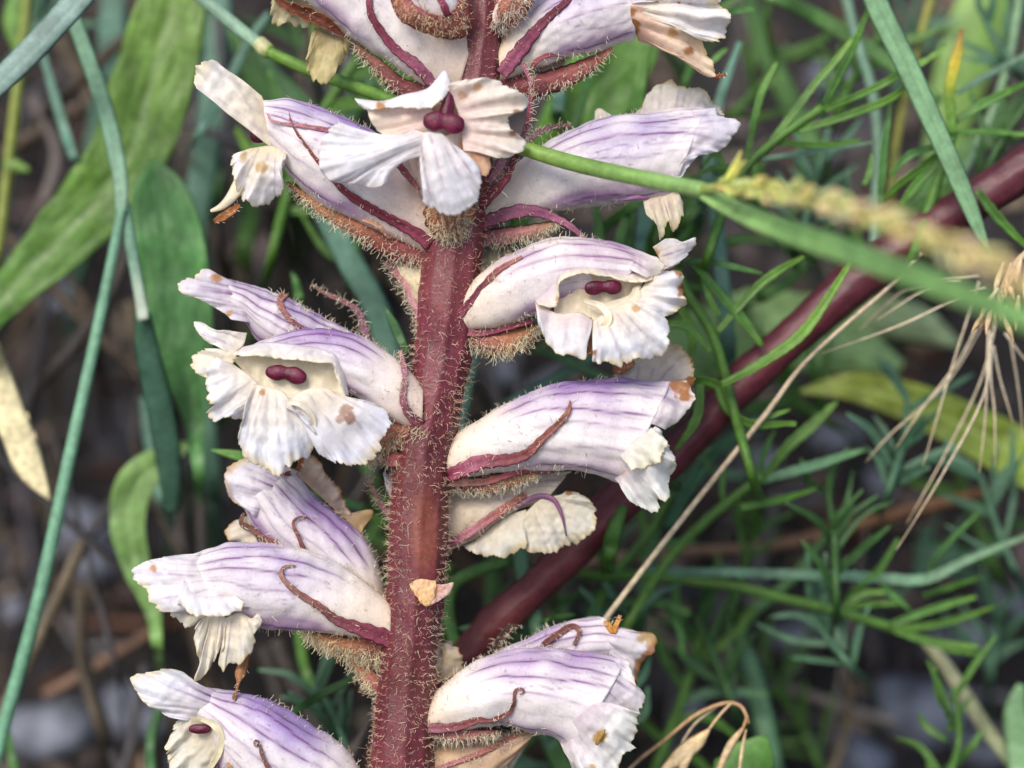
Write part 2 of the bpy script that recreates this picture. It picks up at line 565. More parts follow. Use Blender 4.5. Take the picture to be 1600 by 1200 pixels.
def ellipsoid(c, rad, col, seed=1, nu=20, nv=14, lump=0.06, cups=None):
    c = np.asarray(c, float); rad = np.asarray(rad, float)
    th = np.linspace(0.02, math.pi - 0.02, nv); ph = np.linspace(0, 2 * math.pi, nu, endpoint=False)
    TH, PH = np.meshgrid(th, ph, indexing='ij')
    D = np.stack([np.sin(TH) * np.cos(PH), np.cos(TH), np.sin(TH) * np.sin(PH)], -1)
    w = Wave(seed, 3, 1.6)
    P = c + D * rad * (1 + lump * w(D))[..., None]
    C = np.zeros(P.shape) + lin(col)
    C = C * (1 + 0.15 * w(D * 2))[..., None]
    F = grid_faces(nv, nu, wrap=True).tolist()
    F.append(list(range(nu))[::-1]); F.append([(nv - 1) * nu + i for i in range(nu)])
    return P.reshape(-1, 3), F, np.clip(C, 0, 1).reshape(-1, 3)

def join(parts):
    Vs, Fs, Cs, o = [], [], [], 0
    for V, F, C in parts:
        Vs.append(V); Cs.append(C)
        Fl = F if isinstance(F, list) else F.tolist()
        Fs += [[i + o for i in f] for f in Fl]
        o += len(V)
    return np.vstack(Vs), Fs, np.vstack(Cs)

# ------------------------------------------------------------------ ground (a roadside bank rising behind the plant)
_gw = Wave(3, 2, 55.0); _gw2 = Wave(4, 2, 190.0); _gw3 = Wave(5, 2, 18.0)
def ground_h(x, y):
    x = np.asarray(x, float); y = np.asarray(y, float)
    s = y - 0.02
    soft = 0.5 * (s + np.sqrt(s * s + 0.0004))
    rise = 0.75 * soft
    rise = np.where(rise > 0.9, 0.9 + 0.25 * (1 - np.exp(-(rise - 0.9) * 2)), rise)
    q = np.stack([x, y], -1)
    return rise + 0.006 * _gw3(q) + 0.004 * _gw(q) + 0.0015 * _gw2(q) - 0.004

def root_points(p, lean=0.0):
    """follow world 'down' from a camera-frame point to the ground; returns extra camera-frame points"""
    w = to_world(np.asarray(p, float)[None])[0]
    g = float(ground_h(w[0], w[1]))
    if w[2] <= g:
        return []
    e = np.array([w[0], w[1], g - 0.003])
    mid = (w + e) / 2
    return [from_world(mid), from_world(e)]

gx = np.sinh(np.linspace(-4.2, 4.2, 240)) / math.sinh(4.2) * 3.0
t_ = np.linspace(-3.6, 4.2, 260)
gy = 0.12 + np.sinh(t_) / math.sinh(4.2) * 3.0
GX, GY = np.meshgrid(gx, gy)
GZ = ground_h(GX, GY)
me = bpy.data.meshes.new("ground")
me.from_pydata(np.stack([GX, GY, GZ], -1).reshape(-1, 3).tolist(), [], grid_faces(260, 240).tolist())
me.polygons.foreach_set("use_smooth", [True] * len(me.polygons))
ground = bpy.data.objects.new("ground", me)
COL.objects.link(ground)
ground["kind"] = "structure"
m, N, L = new_mat("soil")
out = N.new("ShaderNodeOutputMaterial"); bs = N.new("ShaderNodeBsdfPrincipled")
tc = N.new("ShaderNodeTexCoord")
n1 = N.new("ShaderNodeTexNoise"); n1.inputs["Scale"].default_value = 70; n1.inputs["Detail"].default_value = 5
n2 = N.new("ShaderNodeTexNoise"); n2.inputs["Scale"].default_value = 500; n2.inputs["Detail"].default_value = 6
cr = N.new("ShaderNodeValToRGB")
cr.color_ramp.elements[0].position = 0.32; cr.color_ramp.elements[0].color = (*lin((12, 10, 10)), 1)
cr.color_ramp.elements[1].position = 0.72; cr.color_ramp.elements[1].color = (*lin((70, 70, 80)), 1)
e = cr.color_ramp.elements.new(0.52); e.color = (*lin((30, 26, 26)), 1)
L.new(tc.outputs["Object"], n1.inputs["Vector"]); L.new(tc.outputs["Object"], n2.inputs["Vector"])
mx = N.new("ShaderNodeMix"); mx.data_type = 'FLOAT'; mx.inputs["Factor"].default_value = 0.4
L.new(n1.outputs["Fac"], mx.inputs["A"]); L.new(n2.outputs["Fac"], mx.inputs["B"])
L.new(mx.outputs["Result"], cr.inputs["Fac"]); L.new(cr.outputs[0], bs.inputs["Base Color"])
bs.inputs["Roughness"].default_value = 0.9
bp = N.new("ShaderNodeBump"); bp.inputs["Distance"].default_value = 0.002; bp.inputs["Strength"].default_value = 0.8
L.new(n2.outputs["Fac"], bp.inputs["Height"]); L.new(bp.outputs[0], bs.inputs["Normal"]); L.new(bs.outputs[0], out.inputs[0])
me.materials.append(m)

# ================================================================== the broomrape
STEM_PTS = [(784, -260), (768, -120), (757, 0), (751, 80), (732, 220), (707, 400), (690, 560), (664, 700), (655, 800),
            (646, 950), (633, 1100), (628, 1200), (622, 1330), (618, 1500)]
STEM_R = [30, 31, 33, 34, 40, 46, 44, 46, 45, 44, 45, 47, 48, 49]
stem_pts3 = [Q(p, 0) for p in STEM_PTS]
_ext = root_points(stem_pts3[-1])
def as_px3(v):
    p = to_px(np.asarray(v)[None])[0]
    return (p[0], p[1], v[2])
_foot = _ext[-1]
plant = make_empty("broomrape", to_world(np.asarray(_foot)[None])[0])
tag(plant, "hairy maroon broomrape spike carrying rings of white and lilac flowers", "flower spike")
pts = [(p[0], p[1], 0.0) for p in STEM_PTS] + [as_px3(_ext[0]), as_px3(_ext[1])]
V, F, C, sh = stalk_shape(pts, STEM_R + [52, 60], na=72, ribs=9, rib_amp=0.022, streak=0.11, step=4.0, seed=21, wob=2.2,
                          col=((112, 46, 62), (112, 46, 60), (108, 44, 54), (102, 41, 49), (95, 38, 45), (90, 36, 43)))
Ps, Ns = sh["P"], sh["n"]
px = to_px(V)
# brownish worn strip above the scar
d = np.hypot((px[:, 0] - 664) / 24, (px[:, 1] - 830) / 75)
f = np.clip((1.1 - d) / 0.5, 0, 1)[:, None] * (V[:, 2:3] > 0) * 0.75
C = C * (1 - f) + lin((150, 84, 62)) * f
wv_ = Wave(91, 3, 0.012); wv2 = Wave(92, 3, 0.05)
C = C * (1 + 0.16 * wv_(V) + 0.10 * wv2(V * np.array([1, .25, 1])))[:, None]
ff = np.clip(wv_(V + 300) * .6, 0, .25)[:, None]
C = np.clip(C * (1 - ff) + lin((126, 66, 58)) * ff, 0, 1)
stem = make_obj("stem", V, F, C, M_FLESH, plant)

# hairs of the stem
r = np.random.default_rng(5)
gp = Ps.reshape(-1, 3); gn = Ns.reshape(-1, 3)
gpx = to_px(gp)
ok = (gpx[:, 1] > -80) & (gpx[:, 1] < 1300)
dens = np.clip(0.35 + (gpx[:, 1] - 250) / 700, 0.35, 1.0)
d = np.hypot((gpx[:, 0] - 664) / 26, (gpx[:, 1] - 835) / 78)
dens = np.where((d < 1) & (gp[:, 2] > 0), 0.06, dens)
idx = np.where(ok)[0]
pr = dens[idx] / dens[idx].sum()
pick = r.choice(idx, 8600, p=pr)
P0 = gp[pick] + np.column_stack([r.normal(size=len(pick)) * 1.5, r.uniform(-3, 3, len(pick)), np.zeros(len(pick))])
ln = np.where(gpx[pick, 1] > 500, 8.5, 6.2) * np.exp(r.normal(size=len(pick)) * 0.35)
V, F, C = hair_shape(P0, gn[pick], ln, rad=0.42, col=(238, 206, 182), bend=0.5, seed=8, jitter=0.4)
make_obj("hairs", V, F, C, M_HAIR, stem, kind="stuff")

# torn bract scar on the front of the stem
V, F, C, _ = petal_shape([(640, 914, 44), (655, 905, 49), (681, 908, 44)], [(641, 918, 47), (650, 933, 54), (667, 948, 56), (679, 935, 50), (681, 912, 46)],
                         bulge=5, ruffle=1.5, jag=1, inner=(226, 184, 142), col=(222, 180, 128), edge=(206, 158, 100), vein_s=.2, seed=3, crumple=2.5)
make_obj("bract_scar", V, F, C, M_DRY, stem, solid=3)
V, F, C, _ = petal_shape([(678, 912, 44), (672, 946, 53)], [(694, 914, 40), (709, 907, 38), (700, 925, 42), (684, 940, 48)],
                         bulge=2, ruffle=1, jag=1, inner=(200, 140, 120), col=(226, 190, 180), edge=(222, 180, 130), vein_s=.2, seed=4)
make_obj("bract_scar", V, F, C, M_DRY, stem, solid=3)

MAROON = (124, 50, 68); MAUVE = (152, 86, 112); OCHRE = (190, 134, 88); DRYB = (128, 84, 66); CREAM = (238, 228, 204)
HAIRC = (250, 234, 208)

class Flower:
    def __init__(self, dorsal, ventral, z=0.0, z_end=None, lat=0.8, purple=1.0, hairs=260, seed=None, tubecol=None, crumple=1.5, na=132, **kw):
        self.seed = seed or nseed() * 7
        self.z = z
        self.tb = tube_shape(dorsal, ventral, z, lat, seed=self.seed, z_end=z_end, crumple=crumple, na=na)
        Cc = tube_colour(self.tb, self.seed, purple=purple, **kw)
        Pm = self.tb["P"]
        V = Pm.reshape(-1, 3)
        F = grid_faces(self.tb["nt"], self.tb["na"], wrap=True)
        self.obj = make_obj("flower", V, F, Cc.reshape(-1, 3), M_PETAL, plant, solid=2.0)
        near = (self.tb["A"] >= -0.05).reshape(-1)
        self.nv = V[near]
        self.npx = to_px(self.nv)
        self.nc = Cc.reshape(-1, 3)[near]
        self.hp, self.hn, self.hl = [], [], []
        # short hairs, mostly along the back
        A, T = self.tb["A"].reshape(-1), self.tb["T"].reshape(-1)
        w = (0.25 + np.exp(-(A / 0.5) ** 2) * 1.2 + np.exp(-((np.abs(A) - 3.0) / 0.5) ** 2) * 0.9) * (T < 0.8) * (T > 0.03)
        rr = np.random.default_rng(self.seed)
        if hairs:
            ii = rr.choice(len(V), hairs, p=w / w.sum())
            self.hp.append(V[ii]); self.hn.append(self.tb["n"].reshape(-1, 3)[ii]); self.hl.append(np.full(hairs, 10.0))
    def zs(self, p, off=0.0):
        if len(p) > 2:
            return (p[0], p[1], p[2])
        d = (self.npx[:, 0] - p[0]) ** 2 + (self.npx[:, 1] - p[1]) ** 2
        return (p[0], p[1], self.nv[int(d.argmin()), 2] + off)
    def col_at(self, B):
        px = to_px(B)
        return np.array([self.nc[int(((self.npx - q) ** 2).sum(1).argmin())] for q in px])
    def petal(self, name, base, outer, zo=0.0, zt=0.0, off=None, mat=None, blend=None, **kw):
        if blend is None:
            blend = name == "upper_lip" and all(len(p) == 2 for p in base)
        if blend:
            oc = np.mean([p[:2] for p in outer], 0); bc = np.mean([p[:2] for p in base], 0)
            sh = (bc - oc) / max(1e-6, np.linalg.norm(bc - oc)) * 9
            base = [p if len(p) > 2 else (p[0] + sh[0], p[1] + sh[1]) for p in base]
            kw["base_col"] = self.col_at
            kw.setdefault("pleat", 1.0)
        if off is None:
            off = -2.0 if blend else 1.2
        b = [self.zs(p, off) for p in base]
        zm = sum(q[2] for q in b) / len(b)
        n = len(outer)
        o = [p if len(p) > 2 else (p[0], p[1], zm + zo + zt * (i / (n - 1) - 0.5)) for i, p in enumerate(outer)]
        kw.setdefault("seed", nseed() * 3)
        V, F, C, P = petal_shape(b, o, **kw)
        return make_obj(name, V, F, C, mat or M_LIP, self.obj, solid=1.2)
    def blade(self, name, pts, widths, off=6.0, hairs=0, hair_len=12.0, mat=None, hair_side=None, **kw):
        q = [self.zs(p, off) for p in pts]
        kw.setdefault("seed", nseed() * 3); kw.setdefault('wob', 1.3)
        if name in ('calyx_tooth', 'bract_tip', 'dry_tip_or_slit'):
            kw.setdefault('thick', 0.10); kw.setdefault('vfold', 0.45); kw.setdefault('serr', 0.10)
            if not hairs:
                hairs, hair_len = int(12 + 0.6 * sum(widths)), 6.0
        if name == 'bract':
            kw['col'] = tuple(tuple(np.array(c) * 0.72 + np.array((156, 98, 92)) * 0.28) for c in kw['col'])
            kw.setdefault('nvein', 4); kw.setdefault('serr', 0.05)
            hair_len = hair_len * 0.82
        V, F, C, sh = blade_shape(q, widths, **kw)
        o = make_obj(name, V, F, C, mat or M_BRACT, self.obj)
        if hairs > 0:
            P = sh["P"].reshape(-1, 3); n = np.broadcast_to(sh["n"], sh["P"].shape).reshape(-1, 3)
            rr = np.random.default_rng(kw["seed"])
            w = np.clip(0.35 + n[:, 2], 0.05, 1)
            if hair_side is not None:
                hs = np.asarray(hair_side, float)
                w = w * np.clip(0.12 + unit(n) @ hs, 0.02, 1.2)
            hairs = int(hairs * 0.55)
            ii = rr.choice(len(P), hairs, p=w / w.sum())
            nn = unit(n[ii])
            if hair_side is not None:
                nn = unit(nn + 0.6 * np.asarray(hair_side, float))
            self.hp.append(P[ii] + rr.normal(size=(hairs, 3)) * 1.5); self.hn.append(nn); self.hl.append(np.full(hairs, hair_len))
        return o
    def stigma(self, blobs, style=None):
        parts = []
        b0, b1 = blobs[0], blobs[min(1, len(blobs) - 1)]
        c0, c1 = Q(b0[:3]), Q(b1[:3])
        ctr = (c0 + c1) / 2 + np.array([0, 0, 1.0])
        ax = c1 - c0
        sep = np.linalg.norm(ax) / 2
        ax = ax / max(sep * 2, 1e-6) if sep > 1 else np.array([1.0, 0, 0])
        up = np.cross(np.array([0, 0, 1.0]), ax)
        u = np.linspace(0.03, math.pi - 0.03, 30); v = np.linspace(0, 2 * math.pi, 28, endpoint=False)
        Uu, Vv = np.meshgrid(u, v, indexing='ij')
        xx = -np.cos(Uu)
        rxm = sep + (b0[3] + b1[3]) / 2 * 1.1
        side = 0.5 + 0.5 * xx
        ry = b0[4] * (1 - side) + b1[4] * side
        ry = ry * 1.15 * np.sin(Uu) ** 0.75 * (1 - (0.34 if sep > 1 else 0) * np.exp(-(xx / 0.28) ** 2))
        wl_ = Wave(nseed(), 2, 2.0)
        lump = 1 + 0.06 * wl_(np.stack([Uu * 1.2, np.cos(Vv) * 1.5], -1))
        dip = (0.30 if sep > 1 else 0) * ry * np.exp(-(xx / 0.3) ** 2)
        Pm = ctr + ax * (xx * rxm)[..., None] + up * (np.cos(Vv) * ry * lump + dip * 0.6)[..., None] + np.array([0, 0, 1.0]) * (np.sin(Vv) * ry * 0.55 * lump)[..., None]
        Cm = np.zeros(Pm.shape) + lin((84, 8, 42))
        Cm = Cm * (1 + 0.3 * wl_(np.stack([Uu * 2, Vv], -1)))[..., None]
        Fm = grid_faces(30, 28, wrap=True).tolist()
        Fm.append(list(range(28))[::-1]); Fm.append([29 * 28 + i for i in range(28)])
        parts.append((Pm.reshape(-1, 3), Fm, np.clip(Cm, 0, 1).reshape(-1, 3)))
        if style:
            V, F, C, _ = stalk_shape(style[0], style[1], col=((84, 8, 42),), seed=nseed(), na=12)
            parts.append((V, F, C))
        V, F, C = join(parts)
        return make_obj("stigma", V, F, C, M_STIGMA, self.obj)
    def done(self, col=HAIRC):
        if self.hp:
            P0 = np.vstack(self.hp); n = np.vstack(self.hn); ln = np.concatenate(self.hl)
            V, F, C = hair_shape(P0, n, ln, rad=0.55, col=col, bend=0.3, seed=self.seed + 3, jitter=0.35)
            make_obj("hairs", V, F, C, M_HAIR, self.obj, kind="stuff")

DOWNH = (0.0, -0.9, 0.25)
GREY = dict(inner=(226, 216, 194), col=(230, 227, 216), edge=(224, 206, 164), vein=(160, 130, 150), vein_s=0.35)
WHITE = dict()
CREAMY = dict(inner=(240, 230, 206), col=(242, 238, 226), edge=(240, 226, 190))

# ---- top left flower, its mouth above the frame
f = Flower([(742, 60), (700, 14), (640, -35), (590, -75), (520, -125)], [(716, 150), (655, 127), (600, 87), (545, 57), (500, 18), (450, -28), (400, -70)], z=-5, purple=1.0,
           cream=(246, 226, 208))
f.petal("lower_lip_lobe", [(430, -6), (455, 8), (488, 30)], [(424, 4), (424, 22), (432, 42), (455, 41), (480, 50), (490, 38)], zo=-8, inner=(206, 196, 150), col=(222, 214, 176), edge=(204, 190, 140), ruffle=3, jag=3, vein_s=.2)
f.petal("lower_lip_lobe", [(491, 43), (515, 53), (542, 60)], [(484, 65), (480, 98), (486, 117), (502, 126), (520, 125), (531, 110), (537, 92), (547, 66)], zo=-6, inner=(176, 158, 112), col=(214, 202, 150), edge=(206, 192, 136), ruffle=6, vein_s=.5, vein=(140, 110, 90), freq=1.6)
f.blade("bract_tip", [(420, -14), (445, 8), (480, 22), (512, 38), (540, 58)], [3, 14, 22, 20, 4], off=14, col=((90, 50, 34), (100, 54, 38), (84, 40, 34)), mat=M_DRY, wob=2, cup=-.3, edge=(150, 100, 60))
f.blade("calyx_tooth", [(577, -20), (579, 20), (596, 50), (617, 76), (650, 102), (684, 134)], [8, 11, 13, 15, 20, 24], off=6, col=((118, 52, 66), (126, 58, 80), (150, 90, 116)), cup=.4, nvein=2)
f.blade("bract", [(556, 72), (588, 100), (628, 136), (690, 152)], [8, 22, 30, 34], off=-6, col=((150, 110, 84), (122, 58, 66), (126, 62, 70)), cup=.4, hairs=330, hair_len=15, hair_side=(-0.6, -0.75, 0.2), edge=(150, 120, 100))
f.done()

# ---- top centre: hairy bract with a young tube rising out of it, in front of the stem
f = Flower([(732, 40, 48), (715, 5, 60), (700, -40, 70), (690, -90, 75)], [(690, 50, 62), (665, 20, 90), (648, -20, 100), (640, -70, 105)], z=60, purple=.5, hairs=60, cream=(236, 212, 186))
V, Fc, C, P = petal_shape([(639, -22, 100), (642, 0, 108), (662, 16, 112), (690, 24, 104), (712, 12, 88), (724, -14, 72)], [(614, -24, 78), (616, 12, 82), (634, 37, 84), (660, 50, 80), (696, 61, 66), (722, 59, 52), (736, 40, 46), (736, 8, 46), (732, -20, 46)],
                          bulge=10, ruffle=1, jag=1, inner=(140, 66, 74), col=(176, 108, 84), edge=(120, 50, 64), edge_w=.35, vein_s=.2, seed=77, crumple=1.5)
make_obj("bract", V, Fc, C, M_BRACT, f.obj, solid=4)
nn = np.zeros_like(P); nn[..., 2] = 0.7; nn[..., 1] = -0.6
ii = np.random.default_rng(3).choice(len(P.reshape(-1, 3)), 700)
f.hp.append(P.reshape(-1, 3)[ii]); f.hn.append(nn.reshape(-1, 3)[ii]); f.hl.append(np.full(700, 9.0))
f.blade("calyx_tooth", [(700, 26, 104), (694, 10, 112), (684, -10, 116), (676, -40, 118)], [12, 12, 9, 6], col=((140, 60, 82), (130, 60, 90)), cup=.3)
f.blade("calyx_tooth", [(726, 30, 60), (728, 10, 72), (722, -20, 84)], [14, 13, 10], col=((140, 60, 82), (130, 60, 90)), cup=.3)
f.done((250, 226, 190))

# ---- top: fuzzy bract on the right of the stem
f = Flower([(786, 10, 40), (812, -40, 50), (850, -90, 50)], [(776, 40, 44), (806, 0, 60), (845, -40, 60)], z=45, purple=.6, hairs=50, na=80)
f.blade("bract", [(774, 42, 36), (788, 22, 56), (806, -8, 66), (824, -50, 66)], [26, 52, 56, 40], col=((150, 74, 74), (186, 118, 84), (200, 140, 104)), cup=.5, hairs=850, hair_len=15, hair_side=(0.25, -0.75, 0.5), wob=1)
f.done((248, 232, 216))

# ---- top right flower
f = Flower([(778, 76), (806, 30), (850, -10), (910, -38), (985, -46)], [(782, 126), (830, 108), (870, 98), (925, 82), (992, 62)], z=0, purple=1.0, cream=(246, 226, 200))
f.petal("upper_lip", [(985, -40), (990, -14), (992, 8)], [(1040, -40), (1090, -22), (1125, 2), (1080, 4), (1020, 6)], zo=0, brown=1.0, edge=(160, 90, 50), edge_s=.9)
f.petal("lower_lip_lobe", [(985, -2), (992, 10), (1000, 24)], [(1068, -10), (1122, 2), (1135, 30), (1132, 62), (1112, 67), (1088, 55)], zo=4, ruffle=9, freq=3.2, vein_s=.3)
f.petal("lower_lip_lobe", [(984, 8), (988, 34), (998, 64)], [(1076, 24), (1092, 50), (1110, 82), (1117, 116), (1096, 111), (1064, 88)], zo=10, inner=(232, 196, 176), col=(238, 222, 198), edge=(222, 190, 140), ruffle=6, vein=(150, 100, 130), vein_s=.5, spots=[(990, 42, 12), (1077, 78, 13), (1050, 52, 9, (196, 150, 96)), (987, 18, 8)])
f.blade("dry_tip_or_slit", [(1098, 112), (1117, 119), (1135, 117)], [3, 8, 3], off=4, col=((170, 90, 50), (150, 84, 46)), mat=M_DRY)
f.blade("calyx_tooth", [(784, 116), (812, 80), (848, 36), (888, 0), (915, -26)], [22, 24, 15, 10, 6], off=5, col=((166, 96, 122), (134, 66, 92), (118, 52, 70), (112, 48, 60)), cup=.4, nvein=2)
f.blade("calyx_tooth", [(830, 106), (842, 93), (858, 86), (882, 87)], [7, 8, 7, 3], off=4, col=((160, 90, 100), (130, 60, 70)))
f.blade("bract", [(780, 124), (826, 133), (875, 122), (920, 101), (958, 76)], [22, 36, 36, 25, 6], off=-2, col=((128, 54, 68), (136, 66, 76), (156, 88, 84), (164, 100, 78)), cup=.4, hairs=380, hair_len=13, hair_side=DOWNH)
f.blade("bract_tip", [(817, 100, 40), (828, 125, 46), (829, 158, 48), (824, 195, 46), (812, 222, 44)], [8, 7, 7, 10, 8], col=((150, 90, 110), (128, 60, 80), (112, 62, 80)), hairs=150, hair_len=12, hair_side=(0.8, 0, 0.3))
f.done()

# ---- front centre flower, facing the camera
f = Flower([(742, 335, 30), (738, 280, 46), (728, 225, 58), (722, 190, 64)], [(696, 368, 36), (668, 316, 58), (648, 275, 72), (640, 240, 80)], z=60, purple=.25, hairs=60, cream=(244, 222, 200), white=(244, 226, 210))
Z = 108
f.petal("throat", [(650, 172, Z - 14), (690, 160, Z - 30), (726, 172, Z - 14)], [(650, 222, Z - 2), (676, 230, Z - 4), (704, 246, Z - 4), (730, 240, Z - 4)], bulge=-22, ruffle=1, jag=0, inner=(224, 192, 178), col=(238, 220, 192), edge=(238, 220, 192), vein_s=.25)
f.petal("throat", [(672, 166, Z), (684, 190, Z), (694, 216, Z)], [(576, 168, Z + 4), (580, 190, Z + 6), (589, 206, Z + 6), (616, 216, Z + 6), (655, 216, Z + 4)], bulge=-5, ruffle=3, crumple=1.4, jag=1, inner=(234, 210, 200), col=(242, 226, 212), edge=(242, 230, 214), vein=(190, 145, 165), vein_s=.3)
f.petal("upper_lip", [(554, 154, Z + 8), (597, 158, Z), (630, 148, Z), (668, 138, Z), (694, 110, Z - 4), (704, 128, Z)], [(562, 166, Z + 12), (577, 171, Z + 14), (607, 167, Z + 18), (640, 171, Z + 18), (672, 168, Z + 18), (692, 156, Z + 16), (702, 142, Z + 10)], bulge=6, ruffle=2, jag=1.5, spots=[(595, 166, 12, (196, 140, 70))], inner=(242, 238, 240), col=(246, 244, 246), vein_s=.1, crumple=1.2)
f.petal("upper_lip", [(698, 138, Z + 6), (712, 165, Z + 2), (720, 195, Z), (724, 236, Z + 2)], [(708, 126, Z + 10), (738, 121, Z + 6), (768, 124, Z), (792, 133, Z - 4), (826, 158, Z - 10), (815, 176, Z - 6), (793, 184, Z - 2), (801, 205, Z - 4), (823, 220, Z - 8), (815, 236, Z - 4), (778, 248, Z), (758, 238, Z + 4)],
        bulge=10, ruffle=5, crumple=1.6, pleat=1.2, jag=1.8, inner=(236, 216, 208), col=(244, 236, 226), edge=(244, 238, 232), vein=(170, 130, 160), vein_s=.3, nvein=7, spots=[(800, 184, 9), (808, 178, 8), (801, 208, 6), (745, 136, 8, (222, 180, 140)), (722, 150, 8, (214, 180, 150))])
f.petal("lower_lip_lobe", [(646, 202, Z), (668, 212, Z + 9), (668, 242, Z + 9)], [(532, 191, Z + 10), (508, 206, Z), (505, 240, Z - 8), (515, 276, Z - 10), (536, 286, Z - 4), (562, 286, Z), (590, 293, Z + 2), (606, 286, Z + 4)],
        mid=[(604, 212, Z + 14), (596, 224, Z + 18), (596, 240, Z + 24), (608, 254, Z + 22), (624, 258, Z + 16)], bulge=4, ruffle=5, freq=2.0, jag=2, inner=(240, 234, 230), col=(242, 242, 248), edge=(240, 236, 236), vein=(150, 118, 150), vein_s=.6, nvein=4, crumple=2)
f.petal("lower_lip_lobe", [(652, 222, Z + 8), (664, 207, Z + 8), (688, 208, Z + 8), (704, 222, Z + 4)], [(659, 316, Z + 4), (672, 325, Z + 4), (692, 337, Z + 4), (716, 335, Z + 4), (746, 314, Z), (753, 292, Z - 2), (747, 266, Z)],
        mid=[(657, 268, Z + 16), (674, 262, Z + 26), (700, 258, Z + 24), (724, 256, Z + 14), (736, 248, Z + 6)], bulge=4, ruffle=5, freq=2.0, jag=2, inner=(240, 234, 232), col=(243, 243, 249), edge=(242, 240, 240), vein=(156, 122, 155), vein_s=.6, nvein=4, crumple=1.8)
f.petal("lower_lip_lobe", [(718, 222, Z), (742, 220, Z), (758, 226, Z - 4)], [(734, 262, Z - 2), (749, 276, Z - 6), (763, 270, Z - 8), (768, 250, Z - 8)], bulge=4, ruffle=2, inner=(196, 132, 66), col=(226, 190, 160), edge=(220, 180, 150), spots=[(722, 222, 10), (745, 220, 11), (735, 236, 8, (236, 214, 190))])
f.stigma([(678, 190, Z + 12, 15, 15), (709, 194, Z + 14, 15, 15)], ([(703, 134, Z - 4), (700, 162, Z + 3), (694, 190, Z + 4)], [6, 10, 13]))
f.blade("calyx_tooth", [(806, 242, 60), (790, 278, 66), (770, 302, 62), (750, 325, 56)], [9, 14, 16, 14], col=((110, 46, 60), (120, 50, 66), (112, 44, 56)), cup=.3, hairs=60)
f.blade("calyx_tooth", [(618, 250, 78), (638, 276, 76), (655, 296, 72)], [12, 10, 6], col=((120, 52, 66), (150, 90, 100)))
f.blade("calyx_tooth", [(786, 248, 70), (776, 268, 72), (764, 285, 70)], [16, 14, 8], col=((160, 112, 130), (150, 100, 120)), cup=.3)
f.blade("bract", [(712, 374, 44), (706, 352, 66), (703, 320, 80), (704, 285, 82)], [50, 82, 78, 50], col=((150, 70, 66), (196, 130, 84), (200, 146, 100)), cup=.5, hairs=900, hair_len=17, hair_side=(0.0, -0.8, 0.5), wob=1.5)
f.done((250, 234, 204))

# ---- left flower in front of the broad leaf, long white flap for an upper lip
f = Flower([(694, 328), (650, 262), (590, 210), (530, 180), (492, 166), (450, 155), (412, 156)], [(668, 394), (610, 370), (555, 344), (505, 320), (472, 293), (445, 262), (425, 232)], z=4, purple=1.1, cream=(246, 222, 206))
f.petal("upper_lip", [(409, 150), (418, 175, 14), (424, 205, 22), (425, 232, 24)], [(338, 93, 10), (322, 97, 14), (308, 105, 18), (303, 126, 24), (306, 138, 28)], bulge=8, ruffle=5, freq=1.6, jag=2.5, inner=(238, 226, 202), col=(244, 240, 236), edge=(240, 228, 200), nvein=3, vein_s=.22)
f.petal("upper_lip", [(412, 156, -30), (408, 190, -40), (418, 226, -30)], [(420, 158, -20), (405, 192, -30), (428, 230, -16)], inner=(190, 160, 180), col=(200, 170, 190), bulge=-4, ruffle=1, jag=0)
f.stigma([(404, 212, -10, 12, 11)])
f.petal("lower_lip_lobe", [(392, 232, 20), (424, 228, 30), (448, 240, 34)], [(366, 242, 24), (367, 274, 36), (371, 306, 36), (400, 321, 34), (437, 306, 34), (442, 282, 38), (452, 256, 38)], bulge=14, ruffle=5, crumple=5, jag=2.5, inner=(236, 222, 188), col=(244, 242, 244), edge=(240, 230, 204), spots=[(410, 262, 9, (216, 186, 140)), (380, 245, 8, (222, 196, 150))])
f.blade("lower_lip_lobe", [(376, 282, 34), (362, 306, 38), (346, 322, 38), (329, 330, 36)], [22, 18, 12, 5], col=((238, 226, 196), (244, 236, 216), (240, 226, 196)), cup=.4, wob=1.5, mat=M_LIP)
f.blade("dry_tip_or_slit", [(374, 320, 28), (356, 334, 32), (334, 347, 32)], [8, 15, 9], col=((140, 88, 48), (158, 104, 62), (120, 74, 42)), wob=2.5, mat=M_DRY)
f.blade("calyx_tooth", [(447, 154), (455, 194), (487, 240), (520, 280), (550, 307), (592, 333), (645, 361), (672, 382)], [4, 6, 8, 12, 15, 17, 20, 22], off=6, col=((176, 116, 112), (166, 96, 96), (138, 66, 74), (132, 58, 74), (140, 66, 88)), cup=.3, nvein=2, twist=40, roll=[60, -20])
f.blade("calyx_tooth", [(418, 178), (428, 190), (475, 197), (518, 204)], [3, 4, 6, 9], off=5, col=((176, 126, 136), (158, 98, 110)), cup=.2)
f.blade("calyx_tooth", [(566, 344), (590, 351), (614, 372)], [4, 10, 12], off=5, col=((206, 150, 120), (222, 180, 150), (170, 100, 100)), cup=.3)
f.blade("bract", [(448, 284), (500, 325), (560, 356), (620, 386), (676, 402)], [5, 18, 30, 40, 38], off=-2, col=((196, 140, 84), (194, 140, 88), (186, 120, 84), (150, 72, 74), (136, 58, 70)), cup=.45, hairs=700, hair_len=15, hair_side=(-0.45, -0.8, 0.25), wob=1)
f.done()

